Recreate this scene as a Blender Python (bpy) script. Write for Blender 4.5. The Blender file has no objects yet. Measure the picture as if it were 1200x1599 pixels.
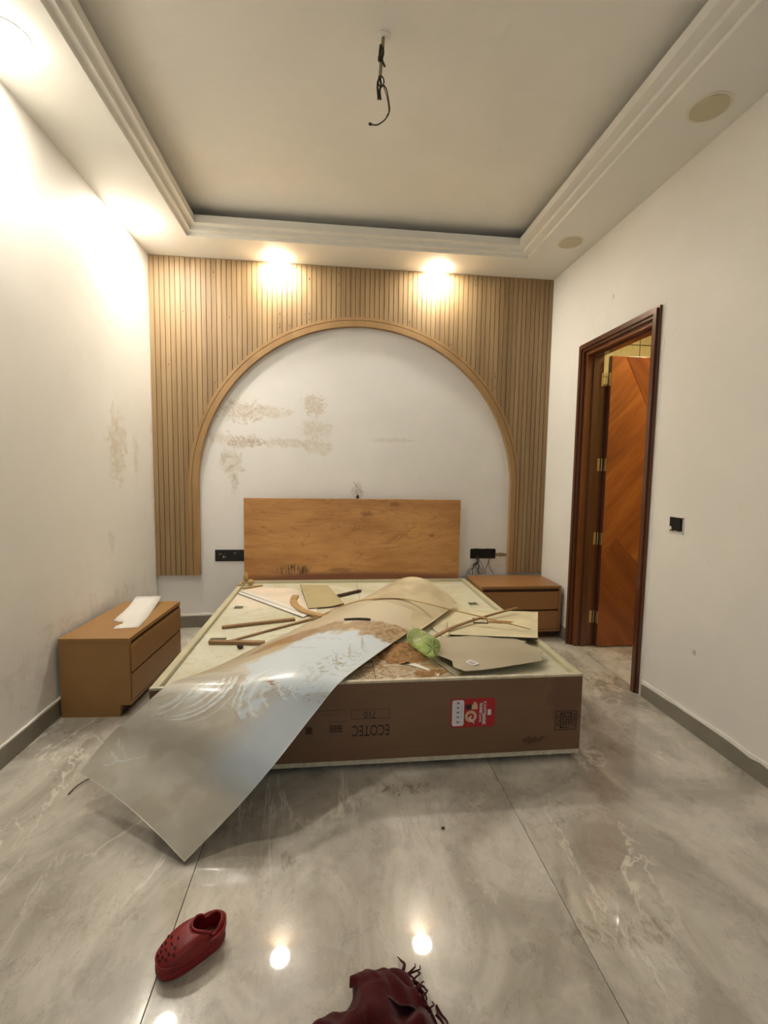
import bpy, bmesh, math, random
import numpy as np
from mathutils import Vector, Matrix
random.seed(7)
SC = bpy.context.scene
COL = SC.collection

# ------------------------------------------------------------------ camera
cam_d = bpy.data.cameras.new('camera')
cam = bpy.data.objects.new('camera', cam_d)
COL.objects.link(cam)
cam_d.sensor_fit = 'HORIZONTAL'
cam_d.sensor_width = 36.0
cam_d.lens = 21.522
cam_d.clip_start = 0.05
cam.matrix_world = Matrix(((0.99410588, -0.00596988, -0.1082491, 0.0),
                           (-0.10737195, 0.08386344, -0.99067562, 0.0),
                           (0.01499236, 0.99645937, 0.08272815, 1.33),
                           (0, 0, 0, 1)))
SC.camera = cam
# ------------------------------------------------------------------ world, exposure
W = bpy.data.worlds.new('world')
SC.world = W
W.use_nodes = True
W.node_tree.nodes['Background'].inputs[0].default_value = (0.86, 0.93, 1.0, 1)
W.node_tree.nodes['Background'].inputs[1].default_value = 0.17
vs = SC.view_settings
vs.view_transform = 'Standard'
vs.look = 'None'
vs.gamma = 1.0
vs.use_curve_mapping = False
vs.exposure = 2.27
LAMP = 52.0                      # radiance of the lit ceiling lights
LAMP_COL = (1.0, 0.94, 0.83)
# added fill: world light enters through an invented window behind the camera
pd = bpy.data.lights.new('fill_window_portal', 'AREA'); pd.shape = 'RECTANGLE'; pd.size = 2.4; pd.size_y = 2.1
pd.cycles.is_portal = True
po = bpy.data.objects.new('fill_window_portal', pd); COL.objects.link(po)
po.location = (.2, -1.5, 1.45); po.rotation_euler = (math.pi/2, 0, 0)

# ------------------------------------------------------------------ dimensions
XL, XR, YB, YF, ZC = -1.468, 1.881, 3.985, -1.5, 3.022
YP = 3.945                       # face of the slatted panel

# ------------------------------------------------------------------ node helpers
def new_mat(name):
    m = bpy.data.materials.new(name); m.use_nodes = True
    nt = m.node_tree
    return m, nt, nt.nodes['Principled BSDF']
def N(nt, typ, **kw):
    n = nt.nodes.new(typ)
    for k, v in kw.items():
        if k in n.inputs.keys(): n.inputs[k].default_value = v
        else: setattr(n, k, v)
    return n
def L(nt, a, b): nt.links.new(a, b)
def rgb(r, g, b):                # sRGB 0..255 -> linear
    f = lambda c: (c/255/12.92) if c/255 <= .04045 else ((c/255+.055)/1.055)**2.4
    return (f(r), f(g), f(b), 1.0)
def mixc(nt, fac, a, b):
    n = nt.nodes.new('ShaderNodeMix'); n.data_type = 'RGBA'
    for s, v in ((0, fac), (6, a), (7, b)):
        if isinstance(v, (tuple, float, int)): n.inputs[s].default_value = v
        else: L(nt, v, n.inputs[s])
    return n.outputs[2]
def math_(nt, op, a, b=0.0, clamp=False):
    n = nt.nodes.new('ShaderNodeMath'); n.operation = op; n.use_clamp = clamp
    for i, v in enumerate((a, b)):
        if isinstance(v, (float, int)): n.inputs[i].default_value = v
        else: L(nt, v, n.inputs[i])
    return n.outputs[0]
def ramp(nt, src, lo, hi, a=0.0, b=1.0):
    n = nt.nodes.new('ShaderNodeMapRange'); n.clamp = True
    n.interpolation_type = 'SMOOTHSTEP'
    n.inputs['From Min'].default_value = lo; n.inputs['From Max'].default_value = hi
    n.inputs['To Min'].default_value = a; n.inputs['To Max'].default_value = b
    L(nt, src, n.inputs['Value']); return n.outputs[0]
def coords(nt, kind='pos', scale=(1, 1, 1), rot=(0, 0, 0), loc=(0, 0, 0)):
    if kind == 'pos':
        o = nt.nodes.new('ShaderNodeNewGeometry').outputs['Position']
    else:
        o = nt.nodes.new('ShaderNodeTexCoord').outputs['Object']
    mp = nt.nodes.new('ShaderNodeMapping')
    mp.inputs['Scale'].default_value = scale; mp.inputs['Rotation'].default_value = rot
    mp.inputs['Location'].default_value = loc
    L(nt, o, mp.inputs['Vector']); return mp.outputs[0]
def noise(nt, vec, scale, detail=4, rough=.55, dist=0.0):
    n = N(nt, 'ShaderNodeTexNoise', Scale=scale, Detail=detail, Roughness=rough, Distortion=dist)
    L(nt, vec, n.inputs['Vector']); return n.outputs[0]
def bump(nt, bsdf, h, strength=.2, dist=.002):
    b = N(nt, 'ShaderNodeBump', Strength=strength, Distance=dist)
    L(nt, h, b.inputs['Height']); L(nt, b.outputs[0], bsdf.inputs['Normal'])
def spot(nt, c, r, noise_out=None, k=.5):
    """mask of an elliptical stain round world point c with radii r, torn by noise"""
    v = coords(nt, 'pos', tuple(1/x for x in r), (0, 0, 0), tuple(-c[i]/r[i] for i in range(3)))
    ln = nt.nodes.new('ShaderNodeVectorMath'); ln.operation = 'LENGTH'
    L(nt, v, ln.inputs[0]); d = ln.outputs['Value']
    if noise_out is not None:
        d = math_(nt, 'ADD', d, math_(nt, 'MULTIPLY', math_(nt, 'SUBTRACT', noise_out, .5), k*4))
    return ramp(nt, d, .55, 1.05, 1.0, 0.0)

def plain(name, col, rough=.5, metal=0, spec=.5, var=.12, scale=8, bmp=0.0, bscale=60, coat=0, kind='pos'):
    m, nt, b = new_mat(name)
    c = coords(nt, kind)
    n = noise(nt, c, scale, 5)
    dark = tuple(x*(1-var) for x in col[:3])+(1,); lite = tuple(min(1, x*(1+var)) for x in col[:3])+(1,)
    L(nt, mixc(nt, ramp(nt, n, .3, .7), dark, lite), b.inputs['Base Color'])
    b.inputs['Roughness'].default_value = rough; b.inputs['Metallic'].default_value = metal
    b.inputs['Specular IOR Level'].default_value = spec; b.inputs['Coat Weight'].default_value = coat
    if bmp: bump(nt, b, noise(nt, c, bscale, 3), bmp)
    return m

def paint_mat(name, col, spots=(), cover=None, fine=True):
    """emulsion paint; spots = (centre, radii, colour, strength, noise scale)"""
    m, nt, b = new_mat(name)
    c = coords(nt)
    n1 = noise(nt, c, 1.3, 5, .6); n2 = noise(nt, c, 9, 5, .65, .6)
    base = mixc(nt, ramp(nt, n1, .35, .75), tuple(x*.95 for x in col[:3])+(1,), tuple(min(1, x*1.03) for x in col[:3])+(1,))
    base = mixc(nt, ramp(nt, n2, .62, .80, 0, .16), base, rgb(196, 182, 152))
    for (cc, rr, sc, st, ns) in spots:
        nn = noise(nt, c, ns, 6, .7, .8)
        mk = math_(nt, 'MULTIPLY', math_(nt, 'MULTIPLY', spot(nt, cc, rr, nn, .8), st*.75), ramp(nt, noise(nt, c, ns*1.4, 6, .72, 1.2), .36, .62, .22, 1.0))
        base = mixc(nt, mk, base, sc)
    L(nt, base, b.inputs['Base Color'])
    b.inputs['Roughness'].default_value = .55
    b.inputs['Specular IOR Level'].default_value = .35
    bump(nt, b, noise(nt, c, 14, 5), .12, .004)
    return m

def wood_mat(name, dark, mid, lite, axis='z', scale=14, rough=.45, stretch=.06, dist=1.5, coat=0., kind='pos', rot=(0, 0, 0), contrast=(.3, .7), bmp=.08, rnd=0.0):
    m, nt, b = new_mat(name)
    s = {'x': (stretch, 1, 1), 'y': (1, stretch, 1), 'z': (1, 1, stretch)}[axis]
    c = coords(nt, kind, (1, 1, 1), rot)
    mp2 = nt.nodes.new('ShaderNodeMapping'); mp2.inputs['Scale'].default_value = s; L(nt, c, mp2.inputs['Vector']); c = mp2.outputs[0]
    n = noise(nt, c, scale, 8, .62, dist)
    w = noise(nt, c, scale*6, 3, .6, .3)
    f = math_(nt, 'ADD', math_(nt, 'MULTIPLY', n, .8), math_(nt, 'MULTIPLY', w, .2))
    cr = nt.nodes.new('ShaderNodeValToRGB'); e = cr.color_ramp.elements
    e[0].position = contrast[0]; e[0].color = dark; e[1].position = contrast[1]; e[1].color = lite
    x = e.new(sum(contrast)/2); x.color = mid
    L(nt, f, cr.inputs[0]); out = cr.outputs[0]
    if rnd:
        oi = nt.nodes.new('ShaderNodeObjectInfo')
        k = math_(nt, 'ADD', math_(nt, 'MULTIPLY', oi.outputs['Random'], rnd), 1-rnd/2)
        hs = N(nt, 'ShaderNodeHueSaturation'); L(nt, k, hs.inputs['Value']); L(nt, out, hs.inputs['Color']); out = hs.outputs[0]
    L(nt, out, b.inputs['Base Color'])
    b.inputs['Roughness'].default_value = rough; b.inputs['Coat Weight'].default_value = coat
    if bmp: bump(nt, b, f, bmp, .003)
    return m

def emit(name, col, s):
    m, nt, b = new_mat(name)
    b.inputs['Base Color'].default_value = (1, 1, 1, 1)
    b.inputs['Emission Color'].default_value = (*col, 1); b.inputs['Emission Strength'].default_value = s
    return m
def vcol_mat(name, rough=.3, bmp=0., spec=.5, bscale=40, coat=0.):
    m, nt, b = new_mat(name)
    a = N(nt, 'ShaderNodeAttribute', attribute_name='paint')
    L(nt, a.outputs['Color'], b.inputs['Base Color'])
    b.inputs['Roughness'].default_value = rough; b.inputs['Specular IOR Level'].default_value = spec
    b.inputs['Coat Weight'].default_value = coat; b.inputs['Coat Roughness'].default_value = .13
    if bmp: bump(nt, b, noise(nt, coords(nt), bscale, 5), bmp, .004)
    return m

# ------------------------------------------------------------------ object helpers
ORI = {}
def link(o, parent=None):
    COL.objects.link(o)
    if parent is not None: o.parent = parent
def tag(o, label=None, cat=None, group=None, kind=None):
    if label: o['label'] = label
    if cat: o['category'] = cat
    if group: o['group'] = group
    if kind: o['kind'] = kind
    return o
def thing(name, label, cat, loc=(0, 0, 0), rotz=0, group=None, local=False):
    o = bpy.data.objects.new(name, None); link(o)
    o.empty_display_size = .05
    o.location = loc; o.rotation_euler = (0, 0, rotz)
    ORI[o.name] = Vector((0, 0, 0)) if local else Vector(loc)
    return tag(o, label, cat, group)
def root_ori(p):
    return ORI.get(p.name, Vector((0, 0, 0))) if p else Vector((0, 0, 0))
def obj(name, bm, mat, parent=None, smooth=False, org=None):
    """link a bmesh as one object; its geometry is given in world coordinates (or in a local thing's)"""
    sh = root_ori(parent)
    if parent is None and org is not None: sh = Vector(org)
    if sh.length: bmesh.ops.translate(bm, verts=bm.verts, vec=-sh)
    bmesh.ops.recalc_face_normals(bm, faces=bm.faces)
    me = bpy.data.meshes.new(name); bm.to_mesh(me); bm.free()
    if mat: me.materials.append(mat)
    if smooth:
        for p in me.polygons: p.use_smooth = True
    o = bpy.data.objects.new(name, me); link(o, parent)
    ORI[o.name] = sh
    if parent is None: o.location = sh
    return o
def solo(name, bm, mat, label, cat, org, group=None, smooth=False, kind=None):
    return tag(obj(name, bm, mat, None, smooth, org), label, cat, group, kind)
def sharp(o, ang=35):
    """smooth shading that keeps hard edges"""
    me = o.data
    for p in me.polygons: p.use_smooth = True
    bm = bmesh.new(); bm.from_mesh(me)
    for e in bm.edges:
        if len(e.link_faces) == 2 and e.calc_face_angle(0) > math.radians(ang): e.smooth = False
    bm.to_mesh(me); bm.free(); return o
def struct(name, bm, mat, parent=None):
    o = obj(name, bm, mat, parent)
    if parent is None: o['kind'] = 'structure'
    return o
def box(bm, x0, x1, y0, y1, z0, z1, bev=0):
    r = bmesh.ops.create_cube(bm, size=1)
    vs_ = r['verts']
    for v in vs_:
        v.co = Vector(((x0+x1)/2+v.co.x*(x1-x0), (y0+y1)/2+v.co.y*(y1-y0), (z0+z1)/2+v.co.z*(z1-z0)))
    if bev:
        es = list({e for v in vs_ for e in v.link_edges})
        bmesh.ops.bevel(bm, geom=es, offset=bev, segments=2, profile=.5, affect='EDGES')
    return bm
def B(*a, **k): return box(bmesh.new(), *a, **k)
def prism(pts, h, bm=None):
    """polygon of 3-D points pushed along vector h"""
    bm = bm or bmesh.new(); h = Vector(h)
    a = [bm.verts.new(Vector(p)) for p in pts]; b = [bm.verts.new(Vector(p)+h) for p in pts]
    n = len(pts)
    bm.faces.new(a); bm.faces.new(b[::-1])
    for i in range(n): bm.faces.new((a[i], b[i], b[(i+1) % n], a[(i+1) % n]))
    return bm
def tube(bm, pts, r, sides=8, cap=True, flat=1.0):
    pts = [Vector(p) for p in pts]; rings = []
    for i, p in enumerate(pts):
        t = (pts[min(i+1, len(pts)-1)]-pts[max(i-1, 0)]).normalized()
        up = Vector((0, 0, 1)) if abs(t.z) < .95 else Vector((1, 0, 0))
        s = t.cross(up).normalized(); u = s.cross(t)
        rr = r[i] if isinstance(r, (list, tuple)) else r
        rings.append([bm.verts.new(p+(s*math.cos(a)+u*math.sin(a)*flat)*rr) for a in [2*math.pi*k/sides for k in range(sides)]])
    for a, b in zip(rings, rings[1:]):
        for k in range(sides): bm.faces.new((a[k], a[(k+1) % sides], b[(k+1) % sides], b[k]))
    if cap: bm.faces.new(rings[0][::-1]); bm.faces.new(rings[-1])
    return bm
def smooth_path(pts, n=8):
    P_ = [Vector(p) for p in pts]; out = []
    for i in range(len(P_)-1):
        p0 = P_[max(i-1, 0)]; p1 = P_[i]; p2 = P_[i+1]; p3 = P_[min(i+2, len(P_)-1)]
        for k in range(n):
            t = k/n
            out.append(.5*((2*p1)+(p2-p0)*t+(2*p0-5*p1+4*p2-p3)*t*t+(3*p1-p0-3*p2+p3)*t**3))
    out.append(P_[-1]); return out
def strip(bm, pts, w, t, n=6, taper=None):
    """flat bar of width w and thickness t swept along pts (lying flat, curved in plan or in height)"""
    P_ = smooth_path(pts, n) if len(pts) > 2 else [Vector(p) for p in pts]
    rings = []
    for i, p in enumerate(P_):
        d = (P_[min(i+1, len(P_)-1)]-P_[max(i-1, 0)]).normalized()
        s = d.cross(Vector((0, 0, 1))).normalized(); u = s.cross(d)
        ww = w*(taper(i/(len(P_)-1)) if taper else 1)
        rings.append([bm.verts.new(p+s*a*ww/2+u*b*t/2) for a, b in ((-1, -1), (1, -1), (1, 1), (-1, 1))])
    for a, b in zip(rings, rings[1:]):
        for k in range(4): bm.faces.new((a[k], a[(k+1) % 4], b[(k+1) % 4], b[k]))
    bm.faces.new(rings[0][::-1]); bm.faces.new(rings[-1]); return bm
def disc(bm, c, r, h, seg=40, axis='z'):
    m = Matrix.Translation(Vector(c))
    if axis == 'y': m = m @ Matrix.Rotation(math.pi/2, 4, 'X')
    if axis == 'x': m = m @ Matrix.Rotation(math.pi/2, 4, 'Y')
    bmesh.ops.create_cone(bm, cap_ends=True, segments=seg, radius1=r, radius2=r, depth=h, matrix=m); return bm
def ring_slab(bm, o, i, z0, z1):
    """rectangular frame, outer rect o=(x0,x1,y0,y1), inner rect i"""
    box(bm, o[0], i[0], o[2], o[3], z0, z1); box(bm, i[1], o[1], o[2], o[3], z0, z1)
    box(bm, i[0], i[1], o[2], i[2], z0, z1); box(bm, i[0], i[1], i[3], o[3], z0, z1); return bm
# numpy value noise for painted sheets
_rs = np.random.RandomState(5); _T = _rs.rand(256, 256)
def vnoise(x, y):
    xi = np.floor(x).astype(int); yi = np.floor(y).astype(int); fx = x-xi; fy = y-yi
    fx = fx*fx*(3-2*fx); fy = fy*fy*(3-2*fy); g = lambda a, b: _T[a % 256, b % 256]
    return (g(xi, yi)*(1-fx)+g(xi+1, yi)*fx)*(1-fy)+(g(xi, yi+1)*(1-fx)+g(xi+1, yi+1)*fx)*fy
def fbm(x, y, o=5):
    s = 0; a = .5
    for k in range(o): s = s+a*vnoise(x*2**k+17*k, y*2**k+31*k); a *= .5
    return s/(1-.5**o)
def sstep(x, a, b):
    t = np.clip((x-a)/(b-a), 0, 1); return t*t*(3-2*t)
def catmull_grid(C, nu, nv):
    """C[row][col] control points -> (nu+1)x(nv+1) smooth grid"""
    C = np.array(C, float)
    def interp(A, n):                       # along axis 0
        m = A.shape[0]; t = np.linspace(0, m-1, n+1); i = np.minimum(t.astype(int), m-2); f = (t-i)
        f = f.reshape((-1,)+(1,)*(A.ndim-1))
        p1 = A[i]; p2 = A[i+1]
        p0 = np.where((i > 0).reshape(f.shape), A[np.maximum(i-1, 0)], 2*p1-p2)
        p3 = np.where((i+2 < m).reshape(f.shape), A[np.minimum(i+2, m-1)], 2*p2-p1)
        return .5*(2*p1+(p2-p0)*f+(2*p0-5*p1+4*p2-p3)*f**2+(3*p1-p0-3*p2+p3)*f**3)
    G = interp(C, nu)
    G = interp(np.swapaxes(G, 0, 1), nv)
    return np.swapaxes(G, 0, 1)
def sheet_mesh(name, G, thick, mat, parent=None, colour=None, org=(0, 0, 0), keep=None):
    """two-sided thin sheet over grid G (nu,nv,3), optional per-vertex colours"""
    nu, nv, _ = G.shape
    du = np.gradient(G, axis=0); dv = np.gradient(G, axis=1)
    nn = np.cross(du, dv); nn /= np.linalg.norm(nn, axis=2, keepdims=True)+1e-9
    if nn[..., 2].mean() < 0: nn = -nn
    top = G.reshape(-1, 3)-np.array(org); bot = (G-nn*thick).reshape(-1, 3)-np.array(org)
    V = np.vstack([top, bot]); n = nu*nv; F = []
    ix = lambda a, b: a*nv+b
    for a in range(nu-1):
        for b in range(nv-1):
            if keep is not None and not keep[a, b]: continue
            q = (ix(a, b), ix(a+1, b), ix(a+1, b+1), ix(a, b+1)); F.append(q); F.append(tuple(x+n for x in q[::-1]))
    bd = [ix(a, 0) for a in range(nu)]+[ix(nu-1, b) for b in range(1, nv)]+[ix(a, nv-1) for a in range(nu-2, -1, -1)]+[ix(0, b) for b in range(nv-2, 0, -1)]
    if keep is None:
        for a, b in zip(bd, bd[1:]+bd[:1]): F.append((a, b, b+n, a+n))
    me = bpy.data.meshes.new(name); me.from_pydata(V.tolist(), [], F); me.update()
    for p in me.polygons: p.use_smooth = True
    if colour is not None:
        at = me.color_attributes.new('paint', 'FLOAT_COLOR', 'POINT')
        c = np.ones((2*n, 4)); cc = colour.reshape(-1, 3); c[:n, :3] = cc; c[n:, :3] = cc
        at.data.foreach_set('color', c.ravel())
    me.materials.append(mat)
    o = bpy.data.objects.new(name, me); link(o, parent); o.location = org
    return o
def text_bm(s, size, bold=0.0):
    cu = bpy.data.curves.new('t', 'FONT'); cu.body = s; cu.size = size; cu.align_x = 'CENTER'; cu.align_y = 'CENTER'
    cu.offset = bold; cu.resolution_u = 3
    o = bpy.data.objects.new('t', cu); me = o.to_mesh()
    bm = bmesh.new(); bm.from_mesh(me); o.to_mesh_clear()
    bpy.data.objects.remove(o); bpy.data.curves.remove(cu)
    return bm
def put_text(parent, s, size, c, ang, mat, face='front', thick=.0006, bold=0.0, sx=1.0):
    """lettering on the bed front (plane y = const, facing -y), turned by ang in its plane"""
    bm = text_bm(s, size, bold)
    bmesh.ops.scale(bm, vec=(sx, 1, 1), verts=bm.verts)
    ex = bmesh.ops.extrude_face_region(bm, geom=bm.faces[:])
    bmesh.ops.translate(bm, verts=[v for v in ex['geom'] if isinstance(v, bmesh.types.BMVert)], vec=(0, 0, thick))
    M = Matrix.Translation(Vector(c)) @ Matrix.Rotation(math.pi/2, 4, 'X') @ Matrix.Rotation(ang, 4, 'Z')
    bmesh.ops.transform(bm, matrix=M, verts=bm.verts)
    return obj('printed_lettering', bm, mat, parent)

# ------------------------------------------------------------------ materials
WALLC = (0.80, 0.775, 0.715, 1)
BR = rgb(172, 146, 108)
M_wall_left = paint_mat('paint_left', WALLC, [
    ((XL, 3.33, 1.50), (.3, .17, .26), rgb(186, 168, 130), .75, 9),
    ((XL, 3.62, 1.45), (.3, .05, .22), rgb(190, 168, 130), .55, 14),
    ((XL, 2.95, 1.50), (.3, .10, .10), rgb(225, 218, 200), .5, 12),
    ((XL, 3.2, .85), (.3, .05, .09), rgb(150, 138, 115), .35, 18),
    ((XL, 3.93, 1.2), (.3, .04, .5), rgb(190, 150, 105), .4, 12),
    ((XL, 3.0, .35), (.3, .9, .18), rgb(150, 132, 98), .28, 6)])
M_wall_right = paint_mat('paint_right', WALLC, [
    ((XR, 2.15, .42), (.3, .02, .02), rgb(90, 80, 60), .8, 30),
    ((XR, 3.05, 2.55), (.3, .02, .02), rgb(120, 100, 80), .6, 30)])
M_wall_back = paint_mat('paint_back', (.83, .815, .785, 1), [
    ((-.78, YB, 1.83), (.20, .3, .10), rgb(176, 148, 104), .72, 16),
    ((-.55, YB, 1.83), (.18, .3, .06), rgb(184, 158, 116), .6, 22),
    ((-.93, YB, 1.60), (.12, .3, .06), rgb(184, 162, 128), .6, 24),
    ((-.73, YB, 1.58), (.16, .3, .06), rgb(160, 134, 94), .8, 20),
    ((-.40, YB, 1.58), (.28, .3, .04), rgb(176, 156, 118), .6, 20),
    ((-.86, YB, 1.42), (.10, .3, .15), rgb(178, 158, 116), .75, 9),
    ((-.83, YB, 1.22), (.04, .3, .10), rgb(172, 160, 132), .6, 14),
    ((-.17, YB, 1.90), (.10, .3, .11), rgb(176, 146, 104), .75, 26),
    ((-.17, YB, 1.70), (.15, .3, .10), rgb(186, 166, 128), .6, 14),
    ((-.13, YB, 1.55), (.14, .3, .08), rgb(190, 172, 138), .55, 11),
    ((.20, YB, 1.16), (.06, .3, .09), rgb(140, 120, 90), .55, 30),
    ((.50, YB, 1.62), (.25, .3, .02), rgb(170, 150, 120), .4, 30),
    ((1.5, YB, .56), (.3, .3, .10), rgb(196, 184, 158), .6, 10)])
M_ceiling = paint_mat('ceiling_paint', (0.87, 0.845, 0.785, 1))
M_soffit = plain('soffit_paint', (0.81, 0.79, 0.735, 1), .55, var=.01, scale=2)
M_patch = plain('fresh_putty', (.80, .77, .70, 1), .6, var=.05)

def floor_material(warm=False):
    m, nt, b = new_mat('polished_marble_tile')
    g = nt.nodes.new('ShaderNodeNewGeometry').outputs['Position']
    oi = nt.nodes.new('ShaderNodeObjectInfo')
    sh = nt.nodes.new('ShaderNodeVectorMath'); sh.operation = 'ADD'
    cb = nt.nodes.new('ShaderNodeCombineXYZ')
    for i in range(3): L(nt, math_(nt, 'MULTIPLY', oi.outputs['Random'], 7.0+i*3), cb.inputs[i])
    L(nt, g, sh.inputs[0]); L(nt, cb.outputs[0], sh.inputs[1])
    def mp(scale, rot):
        n = nt.nodes.new('ShaderNodeMapping'); n.inputs['Scale'].default_value = scale; n.inputs['Rotation'].default_value = (0, 0, rot)
        L(nt, sh.outputs[0], n.inputs['Vector']); return n.outputs[0]
    v1 = mp((1, .60, 1), math.radians(-28)); v2 = mp((1, .30, 1), math.radians(-20))
    cloud = noise(nt, v1, 2.6, 7, .62, 1.4)
    base = mixc(nt, ramp(nt, cloud, .36, .62), rgb(166, 159, 145), rgb(204, 198, 185))
    n2 = noise(nt, v1, 8, 6, .7, 1.2)
    base = mixc(nt, ramp(nt, n2, .50, .72, 0, .40), base, rgb(142, 132, 113))
    # light veins: |noise-.5| small
    vn = noise(nt, v2, 1.7, 5, .6, 1.8)
    vein = ramp(nt, math_(nt, 'ABSOLUTE', math_(nt, 'SUBTRACT', vn, .5)), 0.0, .016, 1, 0)
    vm = math_(nt, 'MULTIPLY', vein, ramp(nt, noise(nt, v1, 2.0, 2), .42, .62))
    base = mixc(nt, math_(nt, 'MULTIPLY', vm, .9), base, rgb(232, 226, 212))
    vn2 = noise(nt, v1, 3.1, 6, .65, 2.2)
    vein2 = ramp(nt, math_(nt, 'ABSOLUTE', math_(nt, 'SUBTRACT', vn2, .52)), 0.0, .006, 1, 0)
    base = mixc(nt, math_(nt, 'MULTIPLY', vein2, .35), base, rgb(104, 90, 68))
    # smears of dirt
    pos = coords(nt)
    for cc, rr, st in (((.30, 1.83, 0), (.12, .05, .5), .75), ((.86, 1.16, 0), (.17, .05, .5), .5), ((1.78, 2.72, 0), (.16, .14, .5), .7),
                       ((-.15, 1.5, 0), (.03, .05, .5), .5), ((1.3, 2.1, 0), (.25, .5, .5), .08), ((-.75, 1.35, 0), (.2, .1, .5), .2)):
        mk = math_(nt, 'MULTIPLY', spot(nt, cc, rr, noise(nt, coords(nt, 'pos', (1, .5, 1)), 16, 6, .75, 1), .9), math_(nt, 'MULTIPLY', ramp(nt, noise(nt, coords(nt, 'pos', (1, .45, 1)), 34, 6, .78, 1.5), .42, .62), st))
        base = mixc(nt, mk, base, rgb(112, 84, 48))
    L(nt, base, b.inputs['Base Color'])
    rn = noise(nt, pos, 5, 6, .7)
    L(nt, ramp(nt, rn, .3, .8, .22, .42), b.inputs['Roughness'])
    b.inputs['Specular IOR Level'].default_value = .45
    b.inputs['Coat Weight'].default_value = 1.0
    L(nt, ramp(nt, rn, .45, .8, .025, .06), b.inputs['Coat Roughness'])
    b.inputs['Coat IOR'].default_value = 1.45
    return m
M_floor = floor_material()
M_grout = plain('dark_grout', rgb(70, 62, 50), .8)
M_base = plain('skirting_stone', rgb(130, 124, 110), .3, var=.12, scale=5)

M_slat = wood_mat('slat_veneer', rgb(126, 100, 68), rgb(149, 122, 85), rgb(167, 140, 101), 'z', 9, .5, .05, .6, rnd=.12)
M_slat_back = plain('panel_groove_board', rgb(74, 52, 28), .7)
M_ring = wood_mat('arch_trim_wood', rgb(140, 106, 66), rgb(158, 124, 80), rgb(172, 138, 92), 'z', 5, .5, .3, .3, bmp=.02)
M_mdf = wood_mat('brown_laminate', rgb(150, 110, 62), rgb(156, 116, 67), rgb(163, 122, 72), 'y', 3, .42, .3, .4, bmp=0)
M_mdf_r = wood_mat('orange_brown_laminate', rgb(146, 102, 60), rgb(153, 109, 65), rgb(160, 115, 70), 'x', 3, .42, .3, .4, bmp=0)
M_toe = plain('toe_kick_brown', rgb(84, 54, 32), .5)

def figured(name, a, b_, c_, sc=(1.2, 1, 4.5), k=7, rough=.4, rings=((.2, .9),), extra=None, coat=0.0):
    m, nt, b = new_mat(name)
    v = coords(nt, 'pos', sc)
    n = noise(nt, v, 1.0, 3, .5, .9)
    wv = math_(nt, 'FRACT', math_(nt, 'MULTIPLY', n, k))
    line = ramp(nt, wv, .0, .16, 1, 0)
    fine = noise(nt, coords(nt, 'pos', (.5, 1, 9)), 9, 6, .65, .5)
    cl = noise(nt, v, 1.6, 4, .6)
    base = mixc(nt, ramp(nt, cl, .3, .7), a, b_)
    base = mixc(nt, math_(nt, 'MULTIPLY', line, .45), base, c_)
    base = mixc(nt, ramp(nt, fine, .52, .75, 0, .4), base, c_)
    if extra: base = extra(nt, base)
    L(nt, base, b.inputs['Base Color']); b.inputs['Roughness'].default_value = rough
    b.inputs['Coat Weight'].default_value = coat
    return m
def head_extra(nt, base):
    s = coords(nt, 'pos', (1, 1, .12)); n = noise(nt, s, 60, 4, .8)
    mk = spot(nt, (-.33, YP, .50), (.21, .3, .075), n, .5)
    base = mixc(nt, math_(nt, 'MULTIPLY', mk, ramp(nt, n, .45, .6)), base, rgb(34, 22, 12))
    for c, r in (((.28, YP, .985), (.06, .3, .03)), ((.52, YP, 1.07), (.05, .3, .025)), ((.05, YP, .50), (.13, .3, .02)), ((.0, YP, .44), (.03, .3, .01)), ((.85, YP, .80), (.03, .3, .02))):
        base = mixc(nt, math_(nt, 'MULTIPLY', spot(nt, c, r, noise(nt, coords(nt), 70, 4, .8), .9), .5), base, rgb(84, 50, 24))
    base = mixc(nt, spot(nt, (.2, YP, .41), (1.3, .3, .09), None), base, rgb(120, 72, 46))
    return base
M_head = figured('plywood_headboard', rgb(166, 116, 64), rgb(200, 150, 92), rgb(136, 88, 44), (1.0, 1, 3.6), 9, .42, extra=head_extra)
def front_extra(nt, base):
    base = mixc(nt, math_(nt, 'MULTIPLY', spot(nt, (1.09, 1.965, .30), (.12, .3, .16), noise(nt, coords(nt, 'pos', (1, 1, .5)), 9, 5, .6, 2), .5), .6), base, rgb(104, 66, 52))
    base = mixc(nt, math_(nt, 'MULTIPLY', spot(nt, (.93, 1.965, .10), (.05, .3, .02), noise(nt, coords(nt), 50, 4, .7), .8), .7), base, rgb(70, 44, 30))
    return base
M_front = figured('brown_film_faced_ply', rgb(114, 84, 58), rgb(128, 93, 65), rgb(108, 73, 52), (.5, 1, 1.6), 3, .35, extra=front_extra)
M_ply_edge = plain('pale_ply_edge', rgb(206, 196, 170), .6, var=.15, scale=30)
M_cream = plain('cream_laminate', rgb(196, 188, 156), .4, var=.06, scale=6)
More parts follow.
